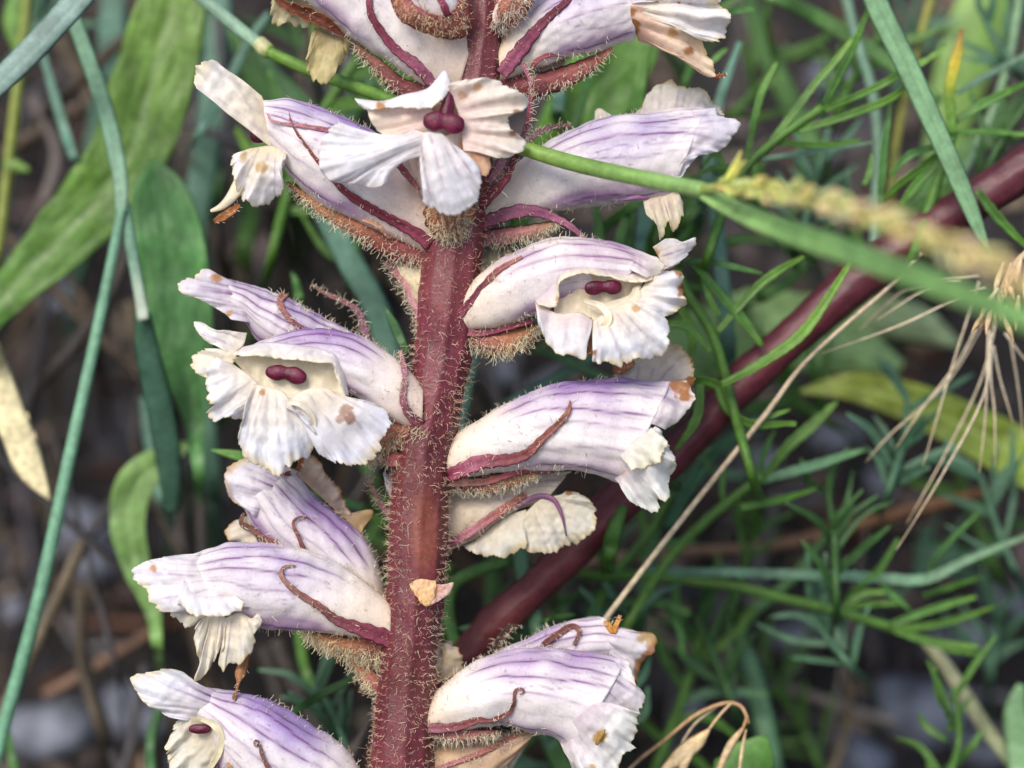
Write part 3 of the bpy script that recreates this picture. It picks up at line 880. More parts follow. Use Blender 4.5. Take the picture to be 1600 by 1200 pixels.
# ---- right flower crossed by the grass culm
f = Flower([(752, 318), (790, 270), (848, 228), (900, 203), (960, 183), (1010, 177), (1060, 173), (1100, 171)], [(752, 352), (810, 337), (865, 329), (925, 320), (980, 315), (1046, 309)], z=-14, purple=1.15, cream=(246, 232, 216), lilac=(182, 164, 216))
f.petal("upper_lip", [(990, 179, -24), (1060, 176, -30), (1118, 174, -20)], [(997, 168, -38), (1015, 143, -46), (1042, 129, -46), (1060, 131, -44), (1067, 138, -42), (1095, 140, -40), (1122, 158, -34), (1133, 182, -26)], bulge=-4, ruffle=3, pleat=2.4, inner=(222, 212, 206), col=(216, 212, 202), edge=(206, 188, 140), nvein=12, vein_s=.35, brown=.3)
f.petal("upper_lip", [(930, 192, -40), (958, 184, -40)], [(931, 173, -52), (938, 170, -52), (956, 179, -48)], bulge=1, ruffle=1, jag=.5, **GREY)
f.petal("upper_lip", [(1084, 173), (1088, 200), (1076, 240), (1056, 276)], [(1121, 168), (1123, 180), (1153, 191), (1140, 216), (1117, 238), (1086, 250), (1070, 264), (1064, 288)], zo=-4, zt=20, bulge=4, ruffle=4, freq=2, inner=(206, 188, 222), col=(232, 228, 238), edge=(236, 230, 224), vein=(132, 90, 160), vein_s=.5, nvein=6)
f.petal("lower_lip_lobe", [(1004, 309), (1036, 305), (1060, 296)], [(1008, 334), (1025, 354), (1028, 373), (1037, 358), (1045, 345), (1049, 363), (1064, 340), (1067, 320), (1061, 300)], zo=4, ruffle=3, jag=2, inner=(232, 216, 196), col=(234, 226, 204), edge=(230, 214, 170))
f.blade("ventral_ridge", [(955, 314), (1000, 307), (1030, 308), (1050, 312)], [4, 9, 11, 8], off=3, col=((170, 130, 180), (170, 120, 160), (206, 160, 150)), mat=M_PETAL)
f.blade("calyx_tooth", [(748, 350), (802, 332), (835, 330), (865, 340), (890, 353), (914, 372)], [20, 22, 18, 14, 11, 8], off=12, col=((142, 72, 96), (160, 98, 124), (156, 92, 122), (150, 92, 118), (158, 106, 128)), cup=.4, nvein=2)
f.blade("bract", [(745, 372), (790, 369), (828, 362), (872, 348)], [26, 30, 24, 10], off=8, col=((130, 54, 66), (170, 108, 116), (190, 140, 130), (150, 140, 90)), cup=.4, hairs=420, hair_len=14, hair_side=DOWNH)
f.blade("calyx_tooth", [(822, 225, -30), (840, 208, -34), (862, 199, -36), (892, 196, -38)], [9, 9, 9, 6], col=((112, 78, 86), (128, 92, 98), (120, 84, 84)), hairs=90, hair_len=9)
f.petal("bract", [(748, 390, -40), (760, 384, -40), (798, 380, -40)], [(750, 424, -30), (766, 428, -30), (800, 402, -40)], ruffle=1, jag=1, inner=(186, 180, 140), col=(196, 192, 160), edge=(180, 176, 130), vein=(150, 110, 110), vein_s=.6)
f.done()

# ---- right flower facing forwards, dark stigma in its throat
f = Flower([(706, 494), (732, 450), (765, 417), (810, 392), (850, 378), (885, 372), (920, 373), (955, 379), (990, 390), (1024, 404)], [(712, 516), (740, 515), (780, 510), (810, 503), (832, 494), (850, 486), (868, 478), (890, 470), (920, 460), (960, 448)], z=20, z_end=34, lat=.75, purple=1.0, lilac=(198, 164, 204), vein=(140, 80, 140))
Z = 66
f.petal("throat", [(866, 438, Z), (910, 424, Z), (960, 434, Z), (1006, 436, Z - 10)], [(866, 496, Z + 4), (905, 500, Z + 4), (945, 496, Z + 2), (996, 480, Z)], bulge=-16, ruffle=1, jag=0, inner=(226, 206, 180), col=(238, 228, 204), edge=(238, 228, 204), vein_s=.15)
f.petal("upper_lip", [(836, 468, Z - 10), (858, 448, Z - 6), (880, 420, Z - 8), (925, 414, Z - 10), (970, 424, Z - 14), (1024, 402, Z - 36)], [(842, 478, Z + 6), (866, 484, Z + 10), (874, 462, Z + 12), (876, 440, Z + 12), (912, 429, Z + 12), (955, 437, Z + 10), (1000, 442, Z), (1032, 422, Z - 14)], bulge=6, ruffle=2.2, jag=2, inner=(224, 208, 220), col=(242, 236, 220), edge=(240, 228, 200), vein_s=.2, spots=[(872, 468, 7, (206, 160, 100)), (1022, 402, 9, (214, 170, 110))])
f.petal("upper_lip", [(1020, 386, 24), (1030, 404, 34), (1034, 420, 40)], [(1042, 374, 22), (1058, 371, 24), (1072, 378, 26), (1083, 369, 28), (1087, 381, 28), (1074, 402, 32), (1058, 416, 36), (1042, 421, 40)], bulge=5, ruffle=3, jag=1.5, col=(244, 240, 244), vein=(140, 90, 160), vein_s=.6, nvein=5, spots=[(1022, 396, 8, (206, 156, 96))])
f.petal("lower_lip_lobe", [(984, 472, Z), (1000, 454, Z - 4), (1014, 434, Z - 14)], [(1040, 498, Z + 6), (1061, 489, Z + 4), (1073, 475, Z), (1066, 460, Z), (1066, 438, Z - 6), (1050, 422, Z - 10), (1028, 420, Z - 14)], bulge=10, ruffle=7, freq=3.2, pleat=2.5, jag=2, spots=[(1067, 455, 13), (1060, 424, 7)], vein_s=.25, col=(242, 242, 248))
f.petal("lower_lip_lobe", [(926, 502, Z + 4), (950, 486, Z + 8), (988, 468, Z + 4)], [(924, 556, Z + 14), (936, 563, Z + 16), (955, 568, Z + 14), (973, 570, Z + 12), (1000, 562, Z + 10), (1037, 550, Z + 8), (1043, 525, Z + 10), (1041, 496, Z + 8)], bulge=16, ruffle=6, freq=3.0, pleat=2.5, jag=3, col=(240, 241, 248), vein=(140, 124, 160), vein_s=.4, spots=[(926, 552, 7), (995, 483, 8, (206, 168, 120))])
f.petal("lower_lip_lobe", [(836, 472, Z - 4), (872, 490, Z + 4), (905, 488, Z + 8), (926, 500, Z + 6)], [(842, 512, Z), (862, 545, Z + 8), (880, 556, Z + 12), (900, 557, Z + 14), (914, 562, Z + 14), (919, 548, Z + 12)], bulge=12, ruffle=5, freq=2.2, pleat=2, jag=2, col=(242, 240, 244), inner=(234, 220, 216), vein_s=.3)
f.blade("lower_lip_lobe", [(912, 470, Z + 4), (938, 478, Z + 14), (950, 492, Z + 18), (948, 506, Z + 18), (932, 516, Z + 14)], [6, 11, 12, 12, 7], col=((240, 230, 206), (244, 238, 222), (236, 222, 190)), cup=-.4, mat=M_LIP)
f.blade("dry_tip_or_slit", [(922, 496, Z), (920, 528, Z + 4), (922, 556, Z + 6)], [5, 8, 8], col=((90, 60, 50), (140, 96, 60)), mat=M_DRY)  # brown strip added to colour the slit between two lobes, not a dried tip
f.petal("lower_lip_lobe", [(940, 474, Z - 6), (980, 462, Z - 8), (990, 448, Z - 10)], [(950, 484, Z + 2), (985, 484, Z), (1002, 470, Z - 4), (998, 448, Z - 8)], bulge=8, ruffle=2, jag=1, inner=(236, 226, 204), col=(242, 236, 218), vein_s=.1)
f.petal("upper_lip", [(975, 388), (995, 404), (990, 424)], [(1030, 402), (1042, 416), (1036, 430), (1012, 438)], zo=6, ruffle=3, col=(242, 236, 232))
f.stigma([(928, 450, Z - 2, 16, 12), (957, 449, Z - 4, 10, 11), (944, 448, Z - 8, 12, 9)])
f.blade("calyx_tooth", [(706, 506), (734, 473), (755, 446), (780, 421), (816, 401)], [15, 12, 10, 9, 5], off=4, col=((140, 70, 90), (128, 62, 78), (140, 84, 84), (170, 116, 108)), cup=.2, hairs=40)
f.blade("calyx_tooth", [(708, 512), (745, 521), (790, 513), (834, 501)], [16, 11, 9, 7], off=4, col=((176, 110, 122), (140, 64, 84), (122, 48, 74)))
f.blade("bract", [(706, 512), (740, 529), (776, 537), (812, 528), (840, 510)], [20, 34, 42, 36, 10], off=-2, col=((160, 84, 96), (164, 90, 92), (188, 128, 86), (186, 128, 78)), cup=.45, hairs=800, hair_len=16, hair_side=DOWNH, wob=1)
f.done((250, 234, 202))

# ---- left, behind: lilac hood with a pale torn tip
f = Flower([(648, 610), (600, 553), (552, 521), (520, 505), (475, 480), (437, 462), (395, 447), (358, 437)], [(636, 650), (560, 600), (500, 570), (440, 552), (405, 532), (388, 508), (368, 492)], z=-40, purple=1.3, lilac=(180, 160, 212))
f.petal("upper_lip", [(364, 437), (370, 462), (384, 502)], [(335, 434), (325, 421), (312, 424), (302, 437), (292, 433), (279, 446), (285, 457), (312, 464), (345, 483), (368, 502)], zo=0, zt=16, bulge=6, ruffle=3, jag=1.6, inner=(200, 180, 220), col=(232, 226, 236), edge=(240, 230, 204), vein=(130, 90, 160), vein_s=.55, nvein=4, spots=[(338, 434, 8, (200, 150, 90)), (358, 490, 8, (206, 160, 100))])
f.blade("calyx_tooth", [(446, 458), (437, 472), (450, 495), (470, 514)], [13, 10, 9, 10], off=6, col=((176, 128, 112), (160, 104, 104), (150, 96, 108)), hairs=50, hair_len=10, mat=M_DRY)
f.blade("calyx_tooth", [(488, 445, -60), (508, 458, -62), (535, 470, -64), (556, 483, -62), (567, 504, -56), (573, 530, -50)], [4, 7, 9, 10, 12, 12], col=((170, 130, 110), (130, 88, 88), (116, 78, 92), (120, 80, 104)), hairs=170, hair_len=11, mat=M_DRY)
f.done()

# ---- left flower facing forwards, dark stigma
f = Flower([(662, 606), (632, 573), (600, 550), (565, 527), (530, 515), (485, 511), (450, 517), (420, 531), (392, 545)], [(660, 672), (630, 664), (605, 652), (580, 634), (556, 618), (530, 606), (500, 596), (470, 590), (440, 584)], z=26, z_end=40, lat=.75, purple=1.2, lilac=(188, 160, 212), cream=(246, 226, 212))
Z = 76
f.petal("throat", [(362, 560, Z - 14), (400, 553, Z), (450, 560, Z + 2), (500, 562, Z), (528, 562, Z - 6)], [(392, 596, Z - 4), (415, 612, Z), (450, 622, Z + 4), (490, 616, Z + 4), (538, 622, Z - 2)], bulge=-16, ruffle=1, jag=0, inner=(232, 222, 194), col=(240, 232, 210), edge=(240, 232, 210), vein_s=.15)
f.petal("upper_lip", [(380, 542, Z - 30), (420, 535, Z - 14), (470, 540, Z - 6), (520, 552, Z - 8), (536, 580, Z - 10), (545, 618, Z - 12)], [(362, 558, Z - 6), (400, 556, Z + 10), (450, 563, Z + 14), (490, 566, Z + 14), (518, 568, Z + 12), (526, 590, Z + 10), (536, 618, Z + 6)], bulge=6, ruffle=2, jag=1.5, inner=(238, 232, 236), col=(244, 240, 230), edge=(240, 230, 206), vein_s=.12)
f.petal("lower_lip_lobe", [(386, 520, 40), (380, 540, 46), (364, 554, 52)], [(352, 518, 44), (330, 514, 44), (314, 504, 42), (303, 508, 42), (308, 520, 46), (326, 538, 52)], bulge=6, ruffle=3, jag=1.5, col=(244, 242, 244), freq=1.6)
f.petal("lower_lip_lobe", [(370, 548, 54), (368, 560, 58), (352, 590, 60)], [(336, 545, 50), (318, 545, 48), (299, 556, 46), (303, 572, 48), (314, 585, 52), (328, 594, 56)], bulge=4, ruffle=4, jag=3, **CREAMY)
f.petal("lower_lip_lobe", [(362, 568, Z - 10), (394, 590, Z + 2), (402, 606, Z + 6), (392, 640, Z + 6)], [(340, 560, Z - 10), (325, 580, Z - 12), (321, 602, Z - 10), (327, 626, Z - 4), (331, 638, Z - 4), (319, 651, Z - 6), (335, 663, Z), (350, 655, Z + 2), (384, 656, Z + 6)], bulge=12, ruffle=5, freq=2.4, jag=2.5, col=(242, 241, 246), vein=(150, 120, 140), vein_s=.3, spots=[(327, 632, 8, (222, 186, 120))])
f.petal("lower_lip_lobe", [(444, 634, Z + 6), (470, 612, Z + 6), (505, 606, Z + 4), (538, 620, Z - 2)], [(490, 690, Z + 6), (505, 714, Z + 2), (535, 722, Z + 2), (563, 727, Z), (588, 714, Z - 2), (595, 690, Z - 4), (604, 656, Z - 10), (596, 637, Z - 10), (570, 626, Z - 8)], bulge=12, ruffle=5, freq=2.2, jag=3, col=(241, 241, 250), vein=(120, 110, 150), vein_s=.4, spots=[(540, 640, 12, (176, 140, 120)), (548, 655, 9, (166, 126, 108)), (530, 655, 7, (190, 160, 145))])
f.petal("lower_lip_lobe", [(396, 600, Z + 6), (425, 606, Z + 10), (446, 616, Z + 12), (444, 636, Z + 14)], [(380, 656, Z + 10), (376, 690, Z + 8), (386, 714, Z + 8), (400, 729, Z + 8), (430, 737, Z + 8), (455, 728, Z + 10), (480, 714, Z + 12), (493, 690, Z + 14), (488, 664, Z + 16), (470, 642, Z + 18)], bulge=16, ruffle=6, freq=3, pleat=2.2, jag=3, col=(241, 242, 248), vein=(140, 124, 165), vein_s=.4, spots=[(411, 614, 7, (184, 140, 76))])
f.blade("lower_lip_lobe", [(438, 633, Z + 16), (460, 628, Z + 22), (478, 638, Z + 24), (489, 655, Z + 22), (493, 678, Z + 18)], [7, 11, 10, 9, 5], col=((244, 238, 218), (246, 242, 230), (240, 230, 206)), cup=-.4, mat=M_LIP)
f.stigma([(432, 583, Z, 15, 12), (462, 588, Z + 2, 16, 13), (446, 580, Z - 4, 14, 10)])
f.blade("calyx_tooth", [(625, 548), (633, 585), (630, 625), (640, 648), (658, 664)], [7, 10, 11, 14, 18], off=5, col=((176, 126, 132), (150, 100, 116), (140, 84, 100), (132, 66, 80)), hairs=130, hair_len=12, wob=1.5)
f.blade("bract", [(664, 664), (628, 676), (596, 698), (574, 722)], [50, 50, 36, 10], off=2, col=((134, 56, 64), (160, 92, 76), (192, 136, 90), (190, 130, 92)), cup=.45, hairs=560, hair_len=16, hair_side=(-0.3, -0.85, 0.3), wob=1)
f.blade("bract_tip", [(575, 708, 10), (600, 716, 16), (636, 722, 30)], [5, 20, 26], col=((196, 120, 104), (186, 110, 104), (136, 60, 66)), cup=.3, hairs=120, hair_len=14, hair_side=DOWNH)
f.done((250, 234, 204))

# ---- right flower, smooth lilac tube with a long brown tooth
f = Flower([(700, 694), (718, 674), (765, 647), (810, 621), (852, 605), (895, 596), (952, 593), (1002, 596), (1046, 598)], [(700, 748), (752, 742), (815, 734), (865, 733), (905, 735), (935, 741), (966, 752)], z=0, purple=1.15, lilac=(190, 162, 214))
f.petal("upper_lip", [(974, 596, -30), (1010, 598, -34), (1052, 600, -26)], [(960, 588, -40), (985, 562, -46), (1020, 551, -46), (1047, 532, -44), (1070, 550, -40), (1086, 575, -36), (1084, 604, -26)], bulge=-4, ruffle=4, inner=(220, 206, 196), col=(224, 214, 200), edge=(206, 176, 120), vein=(140, 110, 130), vein_s=.5, nvein=5, brown=.9, spots=[(1080, 596, 9)])
f.blade("dry_tip_or_slit", [(957, 578, -38), (972, 576, -34), (992, 566, -36)], [12, 15, 6], col=((150, 92, 66), (170, 110, 80)), mat=M_DRY, wob=2)
f.petal("upper_lip", [(1030, 597), (1036, 625), (1020, 662)], [(1072, 598), (1084, 616), (1081, 633), (1062, 652), (1040, 668)], zo=-4, zt=24, bulge=5, ruffle=3, jag=1.5, inner=(214, 190, 218), col=(240, 232, 232), edge=(242, 234, 216), vein=(140, 90, 160), vein_s=.5, nvein=3, spots=[(1064, 606, 15, (172, 106, 40)), (1072, 622, 12, (180, 116, 50))])
f.petal("lower_lip_lobe", [(960, 748), (984, 708), (1004, 684), (1024, 666)], [(976, 768), (990, 787), (1007, 797), (1024, 797), (1027, 780), (1043, 781), (1046, 750), (1052, 730), (1050, 702), (1042, 685), (1034, 671)], zo=4, zt=8, bulge=10, ruffle=6, freq=3.4, crumple=3.5, jag=2.5, inner=(230, 220, 222), col=(236, 238, 236), edge=(236, 230, 206), vein_s=.15, spots=[(972, 736, 7, (206, 156, 90))])
f.petal("lower_lip_lobe", [(968, 712), (990, 690), (1018, 668)], [(985, 735), (1012, 730), (1032, 712), (1040, 690)], zo=16, bulge=8, ruffle=5, crumple=4, col=(238, 236, 222), inner=(236, 232, 226), vein_s=.1)
f.blade("calyx_tooth", [(700, 744), (752, 722), (797, 718), (825, 708), (850, 683), (875, 660), (888, 642), (891, 626)], [22, 24, 19, 16, 12, 11, 8, 2], off=5, col=((140, 60, 82), (158, 92, 112), (136, 72, 80), (138, 80, 78), (146, 92, 84), (150, 98, 86)), cup=.2, nvein=2, hairs=90, hair_len=10)
f.blade("calyx_tooth", [(698, 753), (755, 753), (815, 737), (866, 738)], [14, 12, 8, 3], off=4, col=((190, 140, 120), (150, 80, 84), (118, 46, 58)))
f.blade("bract", [(696, 756), (750, 758), (800, 750), (842, 742)], [26, 28, 24, 6], off=-4, col=((126, 48, 56), (176, 112, 92), (190, 140, 98), (200, 160, 110)), cup=.4, hairs=420, hair_len=14, hair_side=(0.3, -0.85, 0.3))
f.done()

# ---- right, behind: cream flower turned away with broad translucent lobes
f = Flower([(694, 772), (750, 768), (800, 755), (840, 745), (882, 746)], [(690, 866), (740, 842), (785, 812), (815, 792), (848, 786)], z=-62, purple=.35, cream=(236, 214, 184), white=(236, 222, 200), hairs=120)
f.petal("upper_lip", [(812, 745), (840, 742), (872, 742)], [(848, 772), (862, 762), (880, 748), (896, 738)], zo=6, bulge=4, ruffle=3, inner=(236, 222, 200), col=(240, 230, 212))
f.petal("lower_lip_lobe", [(742, 846, -50), (790, 808, -44), (822, 796, -40)], [(724, 852, -46), (745, 866, -42), (765, 872, -40), (800, 868, -40), (819, 860, -40), (822, 836, -38)], bulge=6, ruffle=5, jag=2.5, **GREY)
f.petal("lower_lip_lobe", [(820, 802, -36), (845, 780, -34), (874, 774, -34)], [(811, 834, -34), (822, 858, -32), (865, 860, -34), (897, 851, -36), (922, 830, -38), (933, 808, -40), (927, 787, -44), (910, 773, -46), (884, 768, -44)], bulge=8, ruffle=5, freq=3, jag=2, spots=[(890, 768, 8, (190, 140, 80))], **GREY)
f.blade("petal_vein", [(806, 792), (838, 776), (864, 780, -24), (878, 806, -22), (885, 838, -26)], [5, 8, 8, 5, 2], off=10, col=((160, 110, 150), (150, 96, 140), (140, 100, 130)), mat=M_PETAL)
f.blade("calyx_tooth", [(688, 858), (740, 828), (785, 797), (822, 772)], [14, 15, 14, 8], off=8, col=((150, 76, 96), (176, 116, 128), (160, 96, 96), (170, 110, 90)), cup=.3, hairs=120, hair_len=12)
f.done()

# ---- left, behind: lilac flower with brown-edged lobes
f = Flower([(604, 945), (588, 875), (560, 830), (528, 803), (500, 778), (476, 755), (455, 738)], [(580, 1000), (530, 945), (480, 900), (440, 868), (410, 842), (392, 812), (380, 788)], z=-46, purple=1.15, lilac=(200, 176, 218))
f.petal("upper_lip", [(464, 742, -46), (500, 775, -46), (532, 804, -46)], [(477, 706, -60), (498, 717, -60), (508, 738, -58), (530, 760, -56), (539, 785, -54), (546, 806, -50)], bulge=-4, ruffle=4, jag=1.5, inner=(206, 180, 160), col=(220, 204, 190), edge=(176, 118, 50), edge_w=.2, brown=.8, vein=(150, 110, 130), vein_s=.5, nvein=5)
f.petal("upper_lip", [(534, 805, -46), (562, 834, -46)], [(546, 803, -52), (582, 796, -56), (566, 832, -50)], bulge=2, ruffle=1, jag=.5, inner=(206, 176, 130), col=(220, 190, 140), edge=(190, 136, 60))
f.petal("upper_lip", [(462, 736), (432, 762), (392, 806)], [(436, 722), (386, 713), (364, 724), (351, 745), (352, 761), (360, 780), (376, 790), (392, 801)], zo=-6, zt=10, bulge=8, ruffle=3, jag=1.5, inner=(216, 196, 224), col=(236, 234, 240), edge=(228, 200, 150), vein=(140, 96, 165), vein_s=.45, nvein=6, brown=.5)
f.blade("dry_tip_or_slit", [(436, 741), (450, 740), (464, 735), (474, 712)], [3, 8, 9, 5], off=5, col=((120, 70, 44), (142, 84, 54)), mat=M_DRY, wob=1.5)
f.petal("lower_lip_lobe", [(386, 806), (396, 828), (404, 850)], [(377, 811), (356, 818), (355, 836), (369, 850), (386, 856)], zo=-10, ruffle=3, inner=(236, 222, 196), col=(226, 220, 206), edge=(220, 180, 110), edge_w=.3)
f.blade("calyx_tooth", [(381, 801), (377, 818), (398, 829), (432, 853)], [5, 8, 11, 12], off=10, col=((120, 84, 70), (110, 74, 66), (118, 76, 72)), mat=M_DRY, wob=1.5, hairs=20)
f.blade("calyx_tooth", [(484, 811), (468, 808), (458, 818), (466, 838), (476, 862)], [2, 4, 5, 6, 8], off=8, col=((130, 84, 74), (134, 84, 78), (124, 74, 74)), mat=M_DRY)
f.done()

# ---- left: long flower with a twisted tooth lying across it
f = Flower([(612, 944), (552, 897), (500, 867), (450, 852), (400, 849), (350, 853), (305, 866)], [(612, 1002), (560, 995), (525, 992), (462, 986), (412, 982), (380, 968), (345, 955)], z=10, purple=1.05, lilac=(190, 168, 218))
f.petal("upper_lip", [(310, 865), (302, 890), (326, 925), (384, 950)], [(290, 868), (246, 872), (204, 890), (215, 916), (230, 920), (235, 935), (260, 953), (310, 958), (340, 958), (374, 946)], zo=-8, zt=10, bulge=5, ruffle=4, freq=2.6, jag=2.5, inner=(212, 196, 224), col=(236, 234, 240), edge=(240, 228, 200), vein=(140, 96, 165), vein_s=.45, nvein=5, spots=[(240, 888, 6, (206, 156, 96))])
f.petal("upper_lip", [(290, 905), (320, 935), (372, 940)], [(275, 945), (310, 958), (345, 960), (372, 952), (382, 938)], zo=16, bulge=6, ruffle=3, col=(242, 242, 244), inner=(226, 218, 232), vein_s=.2)
f.petal("lower_lip_lobe", [(268, 950, 30), (300, 957, 34), (326, 960, 36)], [(267, 962, 26), (284, 973, 24), (290, 982, 22), (306, 975, 26), (314, 966, 30)], bulge=3, ruffle=2, jag=1.5, **CREAMY)
f.petal("lower_lip_lobe", [(318, 964, 36), (338, 958, 40), (354, 966, 40)], [(307, 980, 38), (306, 1005, 34), (312, 1035, 28), (307, 1061, 26), (322, 1055, 28), (337, 1035, 34), (348, 1010, 38), (355, 985, 42)], bulge=6, ruffle=4, jag=2, crumple=2.5, **CREAMY)
f.petal("lower_lip_lobe", [(352, 966, 40), (374, 957, 46), (394, 968, 46)], [(352, 1008, 40), (342, 1034, 32), (350, 1047, 32), (357, 1038, 36), (375, 1035, 40), (391, 1018, 44), (401, 995, 48), (411, 968, 50), (406, 951, 52)], bulge=8, ruffle=5, jag=1.8, crumple=2.5, **CREAMY)
f.blade("bract_tip", [(389, 1022, 24), (377, 1046, 26), (370, 1076, 30), (362, 1102, 30), (351, 1134, 28)], [5, 20, 4, 16, 10], col=((140, 98, 66), (150, 106, 74), (120, 80, 56), (150, 100, 70)), mat=M_DRY, twist=50, cup=.2, wob=1, thick=.3, vfold=0)
f.blade("calyx_tooth", [(462, 884), (444, 886), (439, 896), (446, 909), (468, 928), (500, 948), (525, 968), (562, 982), (614, 1000)], [3, 5, 7, 8, 10, 12, 15, 22, 30], off=6, col=((170, 130, 116), (146, 106, 96), (136, 90, 86), (124, 70, 76), (130, 62, 80), (140, 66, 86)), cup=.2, nvein=2, hairs=60, hair_len=9, wob=1)
f.blade("bract", [(478, 990), (515, 1003), (555, 1014), (606, 1016)], [5, 24, 36, 60], off=-6, col=((200, 150, 96), (196, 142, 90), (180, 116, 84), (146, 66, 70)), cup=.45, hairs=950, hair_len=20, hair_side=(-0.2, -0.9, 0.3), wob=1.5)
f.blade("bract", [(548, 1032, -10), (574, 1056, -4), (596, 1086, 6)], [10, 26, 14], col=((200, 156, 110), (180, 116, 90), (130, 54, 62)), cup=.3, hairs=220, hair_len=18, hair_side=(-0.6, -0.7, 0.2))
f.done((250, 230, 196))

# ---- bottom left flower
f = Flower([(598, 1262), (552, 1188), (520, 1157), (487, 1135), (450, 1110), (412, 1092), (370, 1082), (330, 1076)], [(580, 1330), (500, 1290), (430, 1262), (380, 1238), (345, 1200), (328, 1160), (306, 1124)], z=8, purple=1.1, lilac=(190, 168, 220))
f.petal("upper_lip", [(336, 1076), (322, 1098), (294, 1126)], [(300, 1064), (282, 1050), (250, 1046), (212, 1055), (208, 1070), (220, 1086), (240, 1105), (258, 1116), (286, 1124)], zo=-2, zt=12, bulge=9, ruffle=3, jag=1.6, inner=(218, 202, 226), col=(236, 236, 242), edge=(238, 228, 200), vein_s=.3, nvein=4)
f.petal("lower_lip_lobe", [(288, 1122, 26), (312, 1120, 34), (334, 1132, 40), (344, 1152, 42), (338, 1190, 42)], [(275, 1130, 26), (264, 1150, 24), (268, 1170, 24), (270, 1200, 22), (290, 1234, 20), (326, 1230, 30)], bulge=-8, ruffle=6, crumple=5, jag=4, inner=(214, 204, 178), col=(240, 237, 226), edge=(242, 234, 208), vein_s=.1)
f.blade("upper_lip", [(312, 1124, 40), (334, 1132, 48), (345, 1150, 50), (342, 1176, 50), (326, 1204, 44)], [6, 11, 12, 11, 8], col=((242, 234, 206), (244, 236, 206), (240, 230, 200)), cup=-.4, mat=M_LIP)
f.stigma([(312, 1139, 42, 15, 7)])
f.blade("calyx_tooth", [(405, 1163), (399, 1166), (397, 1160), (402, 1157), (406, 1166), (409, 1178), (416, 1194), (430, 1216)], [3, 3, 4, 4, 5, 6, 7, 9], off=7, col=((120, 84, 78), (130, 90, 82), (124, 80, 80)), mat=M_DRY)
f.blade("calyx_tooth", [(355, 1192), (362, 1202), (376, 1224)], [4, 7, 10], off=7, col=((190, 140, 90), (150, 100, 80)), mat=M_DRY)
f.done()

# ---- bottom right, behind: pale hood with torn amber edge
f = Flower([(680, 1092), (750, 1036), (800, 1010), (840, 990), (875, 975), (908, 965), (948, 966)], [(690, 1130), (780, 1070), (850, 1045), (910, 1034), (966, 1026)], z=-52, purple=.9, lilac=(200, 178, 214))
f.petal("upper_lip", [(942, 966), (946, 990), (958, 1022)], [(950, 968), (960, 985), (968, 982), (990, 985), (1026, 990), (1025, 1014), (1006, 1032), (996, 1066), (986, 1072)], zo=0, bulge=5, ruffle=4, jag=1.5, inner=(220, 204, 220), col=(234, 230, 234), edge=(206, 160, 100), edge_w=.14, brown=.8, vein_s=.4, spots=[(1012, 995, 16, (210, 176, 120))])
f.blade("dry_tip_or_slit", [(946, 970), (957, 986), (962, 978), (969, 962)], [9, 12, 9, 5], off=6, col=((190, 130, 60), (200, 140, 70)), mat=M_DRY, wob=2)
f.blade("calyx_tooth", [(848, 1008), (870, 992), (894, 978), (905, 987), (897, 1008)], [10, 11, 10, 7, 6], off=8, col=((110, 70, 64), (120, 76, 70), (124, 84, 76)), mat=M_DRY, wob=1)
f.blade("calyx_tooth", [(768, 1022, -60), (786, 996, -62), (798, 982, -62), (814, 978, -62)], [14, 17, 14, 6], col=((70, 50, 44), (80, 58, 50), (66, 46, 40)), mat=M_DRY, wob=3, hairs=80, hair_len=10)
f.done()

# ---- bottom right: broad white tube with a curled brown tooth
f = Flower([(668, 1104), (684, 1078), (706, 1059), (732, 1039), (770, 1022), (812, 1014), (855, 1011), (900, 1016), (938, 1022), (976, 1030)], [(666, 1144), (725, 1139), (780, 1133), (825, 1142), (866, 1152), (886, 1168)], z=4, purple=1.1, lilac=(200, 174, 214))
f.petal("upper_lip", [(962, 1028), (958, 1060), (934, 1094)], [(982, 1031), (991, 1068), (1007, 1080), (1011, 1095), (997, 1110), (984, 1124), (958, 1124)], zo=-4, zt=16, bulge=6, ruffle=4, freq=2.4, jag=2, inner=(216, 196, 220), col=(240, 236, 238), edge=(236, 216, 180), vein=(140, 96, 160), vein_s=.45, nvein=4, brown=.4)
f.petal("lower_lip_lobe", [(874, 1158), (896, 1125), (926, 1100), (952, 1098)], [(890, 1186), (900, 1216), (935, 1228), (966, 1206), (968, 1181), (976, 1172), (991, 1171), (983, 1157), (989, 1140), (990, 1120), (996, 1108)], zo=6, zt=6, bulge=10, ruffle=7, freq=3.6, crumple=4, jag=2.5, inner=(230, 218, 224), col=(240, 240, 238), edge=(240, 232, 206), vein_s=.2, spots=[(938, 1152, 11, (196, 160, 90)), (925, 1200, 10, (206, 166, 110))])
f.blade("stamen", [(932, 1164), (938, 1152), (945, 1140)], [5, 9, 4], off=20, col=((160, 120, 60), (206, 170, 100)), mat=M_DRY)
f.blade("calyx_tooth", [(812, 1085), (818, 1083), (817, 1077), (809, 1076), (804, 1082), (803, 1098), (795, 1114), (772, 1124), (745, 1126), (712, 1136), (666, 1138)], [2, 3, 4, 4, 5, 6, 7, 9, 11, 15, 18], off=6, col=((140, 90, 80), (130, 80, 76), (134, 78, 76), (140, 80, 84), (170, 110, 126)), cup=.2, nvein=2, hairs=40, hair_len=9)
f.blade("bract", [(664, 1146), (720, 1150), (782, 1143)], [20, 20, 4], off=2, col=((190, 120, 130), (200, 136, 130), (150, 84, 84)), cup=.4, hairs=320, hair_len=16, hair_side=(0.1, -0.9, 0.3))
f.done()

